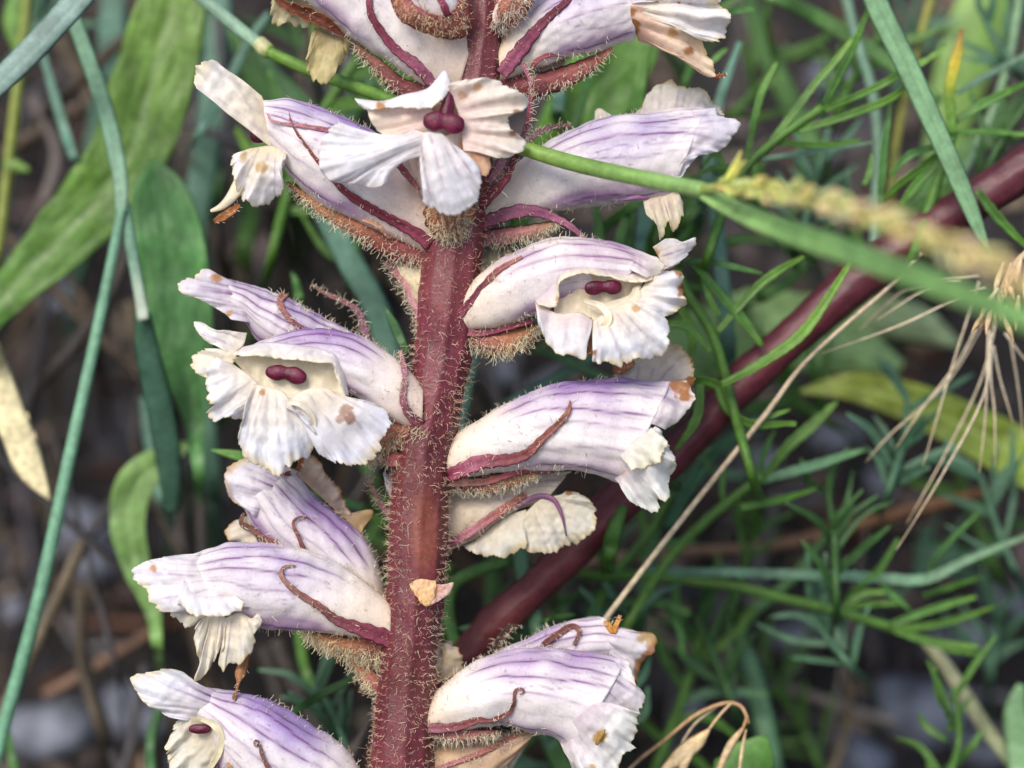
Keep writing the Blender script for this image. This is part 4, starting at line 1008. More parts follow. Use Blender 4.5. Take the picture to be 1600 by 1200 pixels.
# ---- bottom, behind the lowest tube: tan flower seen from below
f = Flower([(660, 1160), (740, 1156), (800, 1146), (838, 1138)], [(655, 1262), (740, 1236), (790, 1196), (824, 1160)], z=-30, purple=.2, cream=(216, 182, 144), white=(218, 186, 150), hairs=420)
f.blade("calyx_tooth", [(668, 1206), (720, 1188), (770, 1168), (812, 1146)], [6, 8, 9, 5], off=5, col=((180, 120, 130), (170, 110, 100), (150, 86, 76)), hairs=80)
f.done()
# ---- behind the stem: pale lobe peeping out
f = Flower([(660, 1020), (690, 1006), (706, 1002)], [(660, 1075), (690, 1066), (712, 1054)], z=-50, purple=.3, hairs=0, na=60, cream=(226, 206, 170), white=(226, 208, 180))
f.petal("upper_lip", [(686, 1004, -30), (692, 1030, -26), (684, 1066, -30)], [(704, 1002, -34), (718, 1012, -36), (727, 1036, -38), (716, 1056, -36)], bulge=3, ruffle=2, inner=(226, 206, 170), col=(222, 208, 180), edge=(190, 140, 80), brown=.4)
f.done()
# ---- left, behind the stem: pink tooth over a cream tube
f = Flower([(690, 400), (650, 408), (618, 412)], [(680, 520), (655, 480), (632, 440)], z=-36, purple=.1, hairs=20, na=60, cream=(236, 222, 180), white=(238, 226, 190))
f.blade("calyx_tooth", [(604, 406), (630, 440), (650, 480), (662, 520)], [16, 15, 16, 14], off=8, col=((150, 96, 96), (190, 130, 136), (206, 156, 168), (170, 110, 124)), cup=.3, hairs=260, hair_len=13, hair_side=(-0.85, -0.4, 0.2))
f.done()
# ---- left, low behind the stem: thin hairy teeth
f = Flower([(640, 760), (615, 752), (600, 742)], [(640, 800), (618, 784), (604, 762)], z=-44, purple=.3, hairs=30, na=60)
f.blade("calyx_tooth", [(572, 744, -50), (586, 770, -50), (604, 800, -46), (632, 830, -30)], [5, 8, 9, 8], col=((150, 116, 100), (128, 84, 92), (130, 80, 100)), hairs=150, hair_len=15)
f.done()

# ================================================================== plants and litter round the broomrape
def px3(pts, z):
    return [p if len(p) > 2 else (p[0], p[1], z if not isinstance(z, (list, tuple)) else 0.0) for p in pts]

def ramp_z(pts, z):
    if isinstance(z, (list, tuple)):
        zz = param_interp(z, len(pts))
        return [p if len(p) > 2 else (p[0], p[1], zz[i]) for i, p in enumerate(pts)]
    return px3(pts, z)

def ground_at(x, y):
    d0 = Q((x, y, 0)); d1 = Q((x, y, -3000))
    for t in np.linspace(0.2, 3.0, 500):
        w = to_world((d0 + (d1 - d0) * t)[None])[0]
        if w[2] < ground_h(w[0], w[1]):
            return (d0 + (d1 - d0) * t), t
    return d0 + (d1 - d0) * 1.0, 1.0


def rooted(pts, widths, end):
    """carry the given end on, bending back and down into the bank"""
    pts, widths = list(pts), list(widths)
    if end in ('a', 'b'):
        p, q = (pts[0], pts[1]) if end == 'a' else (pts[-1], pts[-2])
        d = np.array([p[0] - q[0], p[1] - q[1]], float)
        d = d / max(1e-6, np.linalg.norm(d)) * 70 + np.array([0, 50.0])
        g, _ = ground_at(p[0] + d[0], p[1] + d[1])
        a = Q(p)
        g = g + np.array([0, 0, -30.0])
        mid = a * 0.55 + g * 0.45 + DOWN * -40
        ex = [as_px3(mid), as_px3(g)]
        w = widths[0] if end == 'a' else widths[-1]
        if end == 'a':
            pts = [ex[1], ex[0]] + pts; widths = [w * .7, w * .9] + widths
        else:
            pts = pts + ex; widths = widths + [w * .9, w * .7]
    return pts, widths

def mute(col, mat):
    if mat is not None and mat is not M_LEAF:
        return col
    out = []
    for c in col:
        c = np.asarray(c, float)
        g = c @ np.array([.3, .59, .11])
        out.append(tuple(np.clip((c * 0.88 + g * 0.12) * np.array([1.04, 1.05, .98]), 0, 250)))
    return tuple(out)

def blade(name, pts, widths, z, col, parent=None, root=None, mat=None, **kw):
    pts = ramp_z(pts, z)
    pts, widths = rooted(pts, widths, root)
    kw.setdefault("seed", nseed()); kw.setdefault("thick", 0.05 if max(widths) > 50 else 0.10); kw.setdefault("step", 6.0)
    V, F, C, sh = blade_shape(pts, widths, col=mute(col, mat), **kw)
    return make_obj(name, V, F, C, mat or M_LEAF, parent)

def stalk(name, pts, radii, z, col, parent=None, root=None, mat=None, **kw):
    pts = ramp_z(pts, z)
    pts, radii = rooted(pts, radii, root)
    kw.setdefault("seed", nseed()); kw.setdefault("step", 7.0)
    V, F, C, sh = stalk_shape(pts, radii, col=mute(col, mat), **kw)
    return make_obj(name, V, F, C, mat or M_LEAF, parent)

def foot(pts, z):
    """a thing's base on the bank"""
    p = ramp_z(pts, z)[0]
    return to_world(ground_at(p[0], p[1] + 50)[0][None])[0]

LANDMARKS = [(560, 60, "the flower with a dried brown bract tip"), (680, 220, "the flower with a heart-shaped stigma"), (400, 220, "the flower with a long white flap"),
             (980, 240, "the flower crossed by the green culm"), (1000, 60, "the flower with brown-stained cream lobes"), (940, 470, "the facing flower with a slit lip"),
             (440, 600, "the facing flower with a scarred lip"), (900, 670, "the flower with a long brown tooth"), (830, 820, "the cream flower turned away"),
             (470, 790, "the flower with amber-edged lobes"), (400, 920, "the flower with a twisted tooth"), (380, 1150, "the flower under the hanging brown strip"),
             (850, 1090, "the flower with a curled tooth"), (150, 300, "the broad leaf with pale midrib"), (280, 480, "the upright broad leaf"), (80, 800, "the blue-green grass stem"),
             (60, 100, "the grey-blue blade"), (220, 850, "the curled leaf"), (1450, 200, "the long pale grass blade"), (1250, 180, "the forked feathery leaflets"), (1250, 540, "the red diagonal stem"),
             (1550, 500, "the drooping awns"), (1430, 650, "the yellow-green leaf"), (1200, 740, "the upswept feathery leaflets"), (1350, 930, "the spreading feathery leaflets"),
             (1400, 1100, "the pale angular stone"), (1080, 1150, "the dry oat"), (200, 1060, "the short brown twig")]
def near_what(pts):
    v = [p for p in pts if 0 <= p[0] <= 1600 and 0 <= p[1] <= 1200] or pts
    x, y = np.mean([p[0] for p in v]), np.mean([p[1] for p in v])
    return min(LANDMARKS, key=lambda l: (l[0] - x) ** 2 + (l[1] - y) ** 2)[2]

G1 = (80, 128, 62); G2 = (64, 108, 58); TEAL = (92, 140, 122); DTEAL = (58, 98, 92); PALE = (126, 170, 118); OLIVE = (128, 138, 58); DG = (48, 84, 44)

# ---- left side
o = blade("broad_leaf", [(-70, 560), (10, 462), (110, 360), (195, 255), (240, 130), (272, 0), (292, -80)], [50, 64, 104, 122, 128, 104, 40], -470, ((96, 142, 72), (92, 140, 66), (84, 130, 52), (94, 128, 48)), root='a', midrib=(178, 196, 150), cup=.05, vfold=.22, nk=15, wob=4, sidevein=26)
tag(o, "long broad green leaf with a pale midrib slanting behind the grass stem", "leaf")
o = blade("broad_leaf", [(312, 760), (304, 660), (292, 560), (276, 450), (260, 350), (246, 285), (238, 250)], [16, 34, 84, 112, 108, 72, 6], -430, ((110, 140, 44), (86, 132, 54), (70, 124, 66), (72, 126, 68)), root='a', midrib=(116, 156, 100), cup=.05, vfold=.2, nk=15, wob=4, sidevein=26)
tag(o, "upright broad green leaf with rounded tip beside the left-hand flowers", "leaf")
o = make_empty("grass_plant", foot([(-20, 1240), (0, 1160)], -260))
tag(o, "blue-green jointed grass stem with a folded leaf rising past the broad leaves", "grass")
stalk("culm", [(-20, 1240), (2, 1150), (60, 940), (110, 710), (158, 490), (192, 322)], [11, 11, 11, 10, 9, 8], -260, ((94, 146, 122), (96, 148, 124), (108, 154, 134)), o, root='a', ribs=5)
blade("leaf_blade", [(190, 335), (188, 280), (172, 200), (148, 120), (112, 20), (92, -50)], [18, 24, 27, 26, 24, 22], [-258, -300], ((120, 160, 140), (100, 148, 126), (88, 132, 112)), o, vfold=.3)
blade("leaf_sheath", [(192, 318), (203, 380), (214, 440), (224, 500)], [22, 20, 18, 20], -262, ((104, 150, 132), (110, 150, 138), (190, 200, 196)), o)
blade("leaf_blade", [(222, 490), (232, 560), (250, 640), (264, 730), (268, 800)], [26, 40, 44, 40, 24], [-280, -420], ((70, 112, 96), (64, 104, 90), (56, 92, 80)), o, cup=.2)
o = blade("grass_leaf", [(-260, 330), (-120, 236), (-40, 164), (40, 88), (90, 34), (150, -34), (260, -170)], [30, 36, 38, 42, 42, 40, 12], -120, ((128, 156, 160), (132, 162, 164)), vfold=.2, nvein=3, root='a')
tag(o, "wide grey-blue grass blade crossing above the broad leaf's tip", "grass blade")
o = blade("dry_leaf", [(-40, 500), (-8, 590), (22, 670), (48, 735), (78, 782)], [40, 52, 54, 46, 4], -330, ((206, 196, 150), (216, 206, 158), (224, 212, 170)), cup=.3, wob=3, mat=M_STRAW, root='a')
tag(o, "cream dried leaf with a crooked tip beside the blue-green grass stem", "leaf")
o = blade("curled_leaf", [(300, 692), (262, 712), (215, 752), (200, 810), (212, 880), (238, 950), (248, 1020)], [8, 40, 60, 58, 46, 28, 16], -480, ((122, 158, 92), (98, 142, 70), (88, 136, 66), (96, 132, 56), (120, 128, 44)), root='b', cup=.1, vfold=.25, midrib=(140, 172, 110), nk=13, wob=3, sidevein=20)
tag(o, "curled green leaf with yellowing stalk bending down below the upright leaf", "leaf")
o = make_empty("yellow_green_stem", foot([(4, 330), (30, 100)], -600))
tag(o, "yellow-green stem with small leaves behind the grey-blue grass blade", "stem")
stalk("stem", [(-8, 420), (6, 320), (30, 120), (48, -40)], [9, 9, 9, 8], -600, ((140, 136, 64), (138, 146, 68), (132, 144, 66)), o, root='a')
blade("leaf", [(4, 262), (20, 258), (46, 266)], [10, 22, 8], -590, ((104, 144, 60), (112, 150, 62)), o)
blade("leaf", [(34, 90), (20, 40), (30, -20)], [10, 34, 30], -610, ((100, 144, 60), (96, 140, 60)), o)

def group_blade(label, group, pts, w, z, col, name="grass_leaf", cat="grass blade", **kw):
    o = blade(name, pts, w, z, col, **kw)
    return tag(o, label + near_what(pts), cat, group)

TB = ("blurred teal grass blade behind ", "teal blades behind the flowers")
for pts, w, z in [([(332, 760), (300, 430), (320, 250), (338, 100), (345, -40)], [30, 44, 46, 42, 36], -800),
                  ([(120, 420), (150, 240), (172, 100), (178, -40)], [34, 44, 46, 40], -950),
                  ([(232, 620), (250, 720), (262, 800)][::-1], [30, 44, 30], -700),
                  ([(60, 60), (100, 200), (120, 260)][::-1], [14, 18, 12], -500),
                  ([(300, 225), (345, 150), (385, 70), (420, 20)], [12, 16, 14, 8], -520),
                  ([(712, 700), (726, 620), (742, 545), (760, 440)], [22, 20, 18, 14], -430),
                  ([(640, 760), (600, 520), (545, 405), (490, 300), (440, 180)], [40, 42, 42, 34, 16], -420),
                  ([(1000, 420), (1010, 330), (1004, 250)], [30, 28, 22], -420),
                  ([(1140, 560), (1126, 410), (1112, 260), (1105, 200)], [26, 24, 20, 12], -430),
                  ([(1096, 330), (1122, 168), (1156, 66)], [20, 17, 9], -360),
                  ([(870, 180), (874, 150), (866, 110)], [20, 20, 16], -420),
                  ([(780, 640), (860, 596), (940, 548), (1000, 500)], [16, 17, 15, 8], -520)]:
    group_blade(TB[0], TB[1], pts, w, z, ((70, 110, 98), (84, 126, 112), (92, 134, 124)), root='a', vfold=.2)

GB = ("soft green grass blade behind ", "green blades behind the spike")
gl = [([(560, 330), (500, 200), (430, 120), (400, 60)], [30, 36, 30, 16], -600), ([(450, 300), (420, 180), (395, 110), (360, 40)], [44, 50, 40, 16], -700),
      ([(520, 260), (540, 190), (580, 110), (600, 20)], [36, 40, 36, 20], -640), ([(380, 420), (392, 320), (420, 260), (440, 160)], [26, 30, 30, 20], -900),
      ([(600, 300), (620, 220), (640, 120), (640, 20)], [40, 46, 44, 30], -800), ([(330, 330), (350, 200), (330, 80), (300, -20)], [20, 24, 24, 16], -850),
      ([(505, 1100), (478, 1050), (468, 990), (466, 940)], [16, 17, 16, 12], -480), ([(440, 1124), (500, 1086), (550, 1062), (590, 1046)], [10, 13, 12, 6], -200),
      ([(640, 556), (630, 540), (616, 508), (601, 478)], [10, 14, 16, 3], -120), ([(420, 722), (372, 712), (330, 703)], [18, 17, 3], -150),
      ([(880, 260), (930, 90), (940, 40)], [14, 14, 10], -420), ([(990, 230), (1000, 130), (1015, 60)], [22, 22, 14], -330),
      ([(1020, 300), (940, 360), (925, 420)], [14, 18, 14], -350), ([(960, 430), (970, 370), (985, 325)], [18, 18, 10], -300), ([(925, 430), (936, 372), (930, 320)], [18, 18, 10], -320),
      ([(1000, 620), (880, 560), (830, 545)], [12, 14, 8], -500), ([(250, 1100), (235, 1160), (238, 1240)][::-1], [16, 16, 10], -420),
      ([(30, 1240), (18, 1180), (8, 1120)], [16, 14, 8], -500), ([(470, 480), (462, 440), (455, 425)], [18, 12, 3], -350),
      ([(380, 640), (360, 620), (330, 560)], [26, 30, 14], -300), ([(610, 980), (640, 860), (560, 790)], [10, 14, 14], -420), ([(590, 800), (520, 780), (450, 760)], [12, 14, 8], -330),
      ([(900, 1240), (860, 1160), (845, 1130)], [30, 28, 10], -420), ([(760, 1240), (820, 1160), (870, 1110), (900, 1080)], [16, 16, 14, 8], -520)]
for pts, w, z in gl:
    group_blade(GB[0], GB[1], pts, w, z, random.choice([((56, 96, 48), (70, 116, 56)), ((50, 90, 52), (60, 106, 62)), ((70, 112, 44), (84, 130, 54))]), root='a', vfold=.25)

# ---- broad leaf behind the upper right flowers
o = blade("broad_leaf", [(800, 360), (850, 270), (900, 190), (950, 110), (985, 40), (1010, -30)], [30, 70, 112, 124, 110, 70], -470, ((78, 128, 44), (84, 134, 46), (80, 128, 46)), root='a', midrib=(124, 160, 90), cup=.05, vfold=.15, nk=15, wob=3, sidevein=24)
tag(o, "broad green leaf showing between the two upper right-hand flowers", "leaf")
o = blade("broad_leaf", [(1030, 570), (1110, 535), (1200, 515), (1300, 530), (1410, 575)], [70, 120, 130, 112, 20], -820, ((116, 160, 88), (128, 170, 104), (130, 172, 108), (140, 176, 116)), root='a', midrib=(150, 186, 130), serr=.05, nk=15, wob=4, sidevein=24)
tag(o, "pale green broad leaf lying behind the red diagonal stem", "leaf")
o = blade("broad_leaf", [(1260, 500), (1340, 490), (1430, 505), (1500, 540)], [40, 70, 64, 10], -1000, ((124, 160, 100), (140, 172, 120), (150, 170, 130)), root='a', serr=.08)
tag(o, "small pale green leaf with a bleached edge under the drooping awns", "leaf")
o = blade("broad_leaf", [(1250, 612), (1330, 604), (1420, 628), (1510, 668), (1610, 722), (1690, 770)], [6, 44, 62, 76, 84, 60], -640, ((130, 140, 50), (142, 170, 60), (138, 174, 64), (128, 168, 70)), root='b', cup=.05, vfold=.2, nk=15, wob=5, sidevein=26, midrib=(170, 190, 100))
tag(o, "yellow-green broad leaf pointing inwards beneath the drooping awns", "leaf")
o = blade("broad_leaf", [(1455, 330), (1478, 215), (1500, 130), (1525, 50), (1556, -50)], [40, 66, 86, 92, 70], -880, ((118, 160, 76), (128, 168, 84), (124, 164, 80)), root='a', midrib=(160, 190, 120))
tag(o, "wide light green leaf behind the yellow-tipped leaflet", "leaf")

# ---- red diagonal stem
o = stalk("red_stem", [(640, 1110), (760, 990), (860, 895), (960, 795), (1060, 700), (1150, 610), (1250, 518), (1340, 438), (1440, 368), (1530, 310), (1640, 236), (1720, 180)], [24, 27, 28, 33, 31, 30, 31, 35, 31, 30, 33, 30], -240,
          ((166, 112, 90), (162, 108, 88), (150, 88, 76), (124, 62, 60), (98, 44, 52), (88, 38, 48), (82, 36, 46)), na=40, ribs=7, rib_amp=.025, streak=.22, mat=M_FLESH, wob=2.6, root='a')  # lower end is browner, and its colour is also lightened to offset shade
tag(o, "thick dark red stem running diagonally behind the spike", "stem")

# ---- feathery green plants (narrow forked leaflets)
rr0 = np.random.default_rng(77)
def feathery(label, origin_pts, z, strokes, root_idx=0):
    e = make_empty("feathery_plant", foot(origin_pts, z))
    tag(e, label, "plant")
    stalk("stem", origin_pts, [8] * len(origin_pts), z, ((92, 128, 50), (78, 122, 46)), e, root='a')
    for st in strokes:
        pts, w = st[0], st[1]
        zz = st[2] if len(st) > 2 else z
        col = st[3] if len(st) > 3 else random.choice([((66, 110, 40), (76, 126, 48)), ((58, 104, 44), (68, 118, 56)), ((80, 124, 44), (84, 130, 50))])
        n = len(pts)
        ws = list(param_interp([w * .8, w, w, w * .45], n)) if n > 2 else [w, w * .5]
        blade("leaflet", pts, ws, zz, col if len(col) > 2 else (col[0], col[1], tuple(np.array(col[-1]) * np.array([1.18, 1.1, 1.0]))), e, thick=.22, vfold=.35, cup=.0, wob=1.2, roll=[rr0.uniform(-40, 40), rr0.uniform(-40, 40)], serr=.08)
    return e

YT = ((78, 128, 40), (96, 140, 36), (196, 178, 20), (140, 100, 50))
feathery("feathery green plant with forked narrow leaflets beside the upper right flower", [(1100, 420), (1130, 330), (1162, 266), (1215, 217), (1285, 168)], -200, [
    ([(1285, 168), (1310, 120), (1330, 80), (1366, -10)], 13), ([(1165, 262), (1180, 182), (1194, 136), (1214, 97)], 12), ([(1204, 224), (1236, 182), (1267, 140), (1309, 91), (1332, 60)], 13),
    ([(1285, 172), (1355, 143), (1411, 115), (1453, 91), (1478, 69)], 13), ([(1245, 205), (1320, 182), (1390, 154), (1420, 128)], 13), ([(1208, 222), (1285, 227), (1346, 219)], 11),
    ([(1190, 250), (1267, 238), (1368, 222)], 10, -260, ((90, 132, 110), (100, 140, 124))), ([(1160, 268), (1120, 262), (1085, 276)], 12), ([(1145, 300), (1120, 240), (1096, 262)], 10),
    ([(1130, 20), (1155, 16), (1182, 14)], 12, -260), ([(1110, 100), (1122, 88), (1136, 76)], 10, -260)])
feathery("feathery green plant with one yellow-tipped leaflet at the grass blade's edge", [(1420, 420), (1450, 330), (1488, 212)], -230, [
    ([(1488, 210), (1484, 140), (1494, 92), (1503, 46)], 17, -220, YT), ([(1492, 190), (1547, 157), (1610, 126)], 15), ([(1490, 210), (1547, 206), (1610, 212)], 11),
    ([(1495, 147), (1547, 115), (1620, 76)], 12, -330, ((86, 128, 110), (92, 132, 116))), ([(1476, 230), (1440, 260), (1400, 290), (1380, 312)], 16), ([(1470, 250), (1430, 290), (1405, 322)], 15),
    ([(1460, 230), (1420, 244), (1388, 276)], 14), ([(1372, 330), (1380, 240), (1392, 156)], 14), ([(1527, 298), (1560, 340), (1612, 392)], 16, -180), ([(1350, 290), (1358, 270), (1362, 240)], 10)])
feathery("feathery green plant with drooping leaflets touching the facing right-hand flower", [(1180, 760), (1146, 640), (1134, 590), (1112, 520), (1072, 455), (1060, 420)], -170, [
    ([(1076, 404), (1127, 463), (1162, 501), (1191, 541)], 17), ([(1120, 520), (1180, 452), (1215, 424), (1256, 400)], 14), ([(1070, 408), (1110, 410), (1145, 417), (1191, 427)], 11),
    ([(1127, 602), (1197, 564), (1250, 526), (1285, 480), (1330, 408)], 18, -130, ((84, 130, 36), (92, 140, 40))), ([(1076, 590), (1120, 600), (1138, 638), (1173, 662), (1244, 661)], 18),
    ([(1094, 600), (1088, 655), (1056, 704)], 16, -130), ([(1040, 505), (1075, 512), (1112, 552)], 14), ([(1092, 420), (1110, 470), (1128, 494)], 10), ([(1173, 662), (1210, 648), (1235, 640)], 9), ([(1060, 470), (1080, 520), (1078, 560)], 16, -230)])
feathery("feathery green plant with upswept leaflets below the red stem", [(960, 1010), (1040, 880), (1096, 820), (1155, 771), (1194, 743)], -330, [
    ([(1194, 745), (1232, 697), (1270, 664), (1308, 628)], 18), ([(1190, 752), (1267, 729), (1350, 702)], 17, -330, ((80, 124, 92), (84, 130, 98))), ([(1155, 793), (1215, 781), (1276, 762)], 13),
    ([(1180, 752), (1196, 700), (1212, 672)], 11), ([(1040, 824), (1075, 765), (1110, 715), (1182, 650)], 21, -400, ((56, 100, 76), (64, 112, 84))), ([(1130, 790), (1128, 755), (1134, 735)], 10), ([(1110, 740), (1090, 690), (1080, 660)], 12)])
feathery("feathery green plant spreading sideways above the grey stones", [(930, 900), (1010, 900), (1145, 916), (1232, 937), (1310, 955), (1390, 980)], -420, [
    ([(1380, 976), (1453, 1002), (1530, 1012)], 15), ([(1010, 892), (1180, 896), (1355, 902), (1442, 906), (1512, 875), (1612, 834)], 17, -420, ((90, 132, 110), (98, 140, 120))),
    ([(1310, 954), (1337, 920), (1372, 892), (1404, 842)], 13), ([(1316, 950), (1360, 944), (1408, 943)], 11), ([(1385, 978), (1460, 951), (1526, 932)], 13), ([(1400, 982), (1470, 974), (1555, 947)], 13),
    ([(1442, 930), (1490, 914), (1536, 900)], 11), ([(1372, 905), (1395, 930), (1424, 956)], 12), ([(1310, 954), (1350, 928), (1392, 926)], 12), ([(1450, 1003), (1490, 1016), (1548, 1024)], 10), ([(1445, 905), (1470, 860), (1530, 800)], 9)])
feathery("feathery green plant with fine leaflets between the red stem and the lower right flower", [(900, 1010), (960, 900), (1010, 840), (1050, 770)], -420, [
    ([(960, 900), (930, 850), (915, 800)], 15), ([(985, 870), (1040, 850), (1085, 846)], 14), ([(1010, 840), (1000, 790), (1004, 750)], 14), ([(1045, 780), (1085, 740), (1110, 690)], 15, -420, ((70, 112, 84), (80, 124, 98))),
    ([(930, 960), (990, 940), (1040, 944), (1080, 960)], 15), ([(945, 930), (900, 930), (870, 950)], 13), ([(1040, 944), (1062, 985), (1066, 1030)], 13)])
feathery("feathery green plant with dark leaflets low down beside the dry oat", [(1000, 1260), (1040, 1160), (1070, 1080), (1090, 1010), (1100, 950)], -560, [
    ([(1070, 1080), (1040, 1030), (1020, 980)], 18), ([(1090, 1015), (1060, 960), (1052, 900)], 18), ([(1085, 1030), (1140, 1000), (1180, 950)], 17), ([(1060, 1100), (1120, 1080), (1200, 1085)], 16, -560, ((70, 116, 84), (84, 130, 100))),
    ([(1050, 1130), (1100, 1120), (1150, 1150)], 16), ([(1040, 1160), (1000, 1120), (985, 1070)], 16), ([(1030, 1180), (1080, 1180), (1130, 1230)], 16)])
feathery("feathery green plant with blurred leaflets behind the yellow-green leaf", [(1560, 900), (1520, 800), (1500, 740), (1470, 640)], -900, [
    ([(1520, 800), (1570, 760), (1620, 745)], 20), ([(1510, 770), (1450, 760), (1400, 740)], 18), ([(1540, 850), (1580, 820), (1630, 815)], 20), ([(1550, 880), (1490, 860), (1440, 850)], 18)])
feathery("feathery dark green plant behind the flower with the long white flap", [(420, 420), (450, 300), (480, 220), (520, 150), (560, 90)], -520, [
    ([(450, 300), (400, 250), (370, 200)], 20), ([(470, 250), (520, 230), (570, 235)], 20), ([(490, 210), (440, 160), (420, 110)], 20), ([(510, 170), (570, 160), (620, 180)], 20), ([(530, 140), (500, 90), (490, 40)], 20),
    ([(545, 120), (600, 100), (640, 60)], 20), ([(440, 330), (490, 330), (540, 360)], 18), ([(480, 230), (430, 220), (385, 235)], 16)])
o = blade("grass_leaf", [(1300, 830), (1285, 846), (1232, 910), (1172, 962), (1155, 992)], [8, 14, 18, 20, 26], -600, ((84, 130, 70), (90, 138, 90)), )
tag(o, "arching green grass blade under the spreading feathery plant", "grass blade")
o = blade("grass_leaf", [(1150, 975), (1172, 1040), (1190, 1110), (1212, 1220)], [14, 30, 36, 34], -640, ((84, 128, 96), (70, 112, 86)), root='b')
tag(o, "teal grass blade folded downwards beside the bleached stalk", "grass blade")

# ---- curved leaves between stem and lower right flower
GC = ("narrow curved green leaf behind ", "curved leaves beside the stem")
for pts, w, z, c in [([(726, 1060), (700, 960), (708, 915), (745, 892), (800, 876)], [18, 22, 22, 21, 12], -260, ((72, 116, 50), (84, 130, 62))),
                     ([(850, 1060), (838, 980), (822, 920), (814, 862), (812, 820)], [26, 26, 28, 26, 12], -240, ((80, 126, 92), (92, 138, 110))),
                     ([(712, 985), (760, 976), (800, 980), (850, 990)], [8, 13, 14, 10], -280, ((88, 132, 92), (96, 140, 104))),
                     ([(846, 974), (870, 965), (900, 960)], [6, 12, 3], -230, ((70, 116, 50), (76, 122, 54))),
                     ([(700, 1010), (692, 930), (706, 880)], [18, 22, 14], -320, ((66, 112, 40), (76, 120, 44))),
                     ([(950, 880), (960, 830), (975, 790)], [24, 26, 14], -200, ((76, 122, 46), (82, 128, 50))), ([(1000, 980), (1016, 870), (1030, 790)], [22, 24, 16], -640, ((66, 108, 66), (76, 120, 80)))]:
    group_blade(GC[0], GC[1], pts, w, z, c, name="curved_leaf", cat="leaf", root='a', cup=.4)

# ---- big light blade at upper right
o = blade("grass_leaf", [(1240, -330), (1300, -180), (1348, -60), (1372, 10), (1412, 92), (1460, 196), (1506, 300), (1530, 360), (1546, 396)], [26, 32, 36, 38, 37, 34, 29, 20, 5], -130, ((124, 168, 132), (130, 174, 140), (122, 168, 128)), vfold=.25, nvein=3, root='a')
tag(o, "long pale blue-green grass blade tapering down across the upper right", "grass blade")
SS = ("thin upright grass stem behind ", "thin stems above the red stem")
for pts, w, z, c in [([(1366, 420), (1369, 294), (1372, 217), (1362, 140), (1341, 70), (1318, -20)], 8, -480, ((130, 140, 120), (130, 162, 148), (120, 156, 140))),
                     ([(1390, 330), (1400, 224), (1418, 140), (1435, 70), (1462, -30)], 7, -600, ((130, 120, 70), (140, 140, 70), (146, 146, 66))),
                     ([(1490, 300), (1540, 200), (1575, 100), (1596, -20)], 7, -520, ((110, 146, 110), (120, 156, 124)))]:
    tag(stalk("tall_grass_stalk", pts, [w] * len(pts), z, c, root='a'), SS[0] + near_what(pts), "stem", SS[1])
GR = ("light green grass blade in the dark gap by ", "blades in the dark gap")
for pts, w, z in [([(1180, -20), (1285, 31), (1390, 98), (1470, 160)], [22, 25, 24, 18], -520), ([(1405, 350), (1500, 250), (1610, 150)], [26, 32, 30], -700), ([(1290, 260), (1240, 170), (1190, 60), (1165, -20)], [30, 36, 32, 20], -900),
                  ([(1330, 360), (1420, 320), (1500, 270)], [12, 14, 10], -500), ([(1180, 470), (1250, 420), (1330, 300)], [20, 20, 12], -560), ([(1060, 360), (1120, 290), (1180, 290)], [18, 20, 10], -380), ([(1240, 400), (1200, 350), (1160, 330)], [16, 16, 8], -480)]:
    group_blade(GR[0], GR[1], pts, w, z, ((74, 116, 58), (90, 134, 72)), root='a', vfold=.2)

# ---- flowering grass whose culm passes between the flowers and comes forward on the right
gp = make_empty("flowering_grass", foot([(300, -30)], -190))
tag(gp, "flowering grass with a bent green culm, blade and blurred yellow spike crossing the flowers", "grass")
stalk("culm", [(250, -60, -210), (320, 0, -180), (372, 44, -160), (412, 74, -140)], [10, 11, 11, 10], -150, ((120, 158, 140), (128, 164, 150), (132, 166, 150)), gp)
stalk("node", [(404, 66, -144), (416, 78, -138), (424, 82, -134)], [12, 13, 11], -140, ((170, 180, 140), (196, 184, 150), (120, 150, 70)), gp)
stalk("culm", [(418, 80, -136), (470, 104, -110), (540, 130, -70), (600, 152, -24), (700, 188, 48), (770, 214, 62), (826, 234, 66), (900, 256, 96), (1000, 278, 170), (1100, 297, 260)], [9, 10, 10, 10, 10, 11, 12, 13, 13, 13], 0, ((110, 154, 56), (100, 142, 58), (104, 148, 60), (116, 152, 66), (122, 162, 84), (136, 176, 106)), gp, ribs=6, rib_amp=.03, step=5)
blade("leaf_blade", [(1085, 292, 250), (1130, 318, 290), (1200, 350, 430), (1300, 385, 590), (1420, 428, 730), (1540, 474, 860), (1660, 520, 980)], [22, 30, 38, 42, 42, 40, 36], 200, ((150, 190, 116), (140, 190, 112), (136, 188, 110), (142, 192, 114)), gp, vfold=.2, nvein=3)
stalk("flower_axis", [(1098, 296, 258), (1150, 292, 380), (1260, 312, 620), (1400, 355, 820), (1560, 420, 980), (1620, 446, 1020)], [8, 6, 5, 5, 4, 3], 200, ((160, 180, 90), (180, 176, 90), (186, 160, 100)), gp)
rr = np.random.default_rng(12)
base_line = spline(np.array([Q(p) for p in [(1120, 290, 320), (1260, 308, 620), (1400, 352, 820), (1560, 420, 980), (1600, 436, 1010)]]), 40)
dirs = unit(np.gradient(base_line, axis=0))
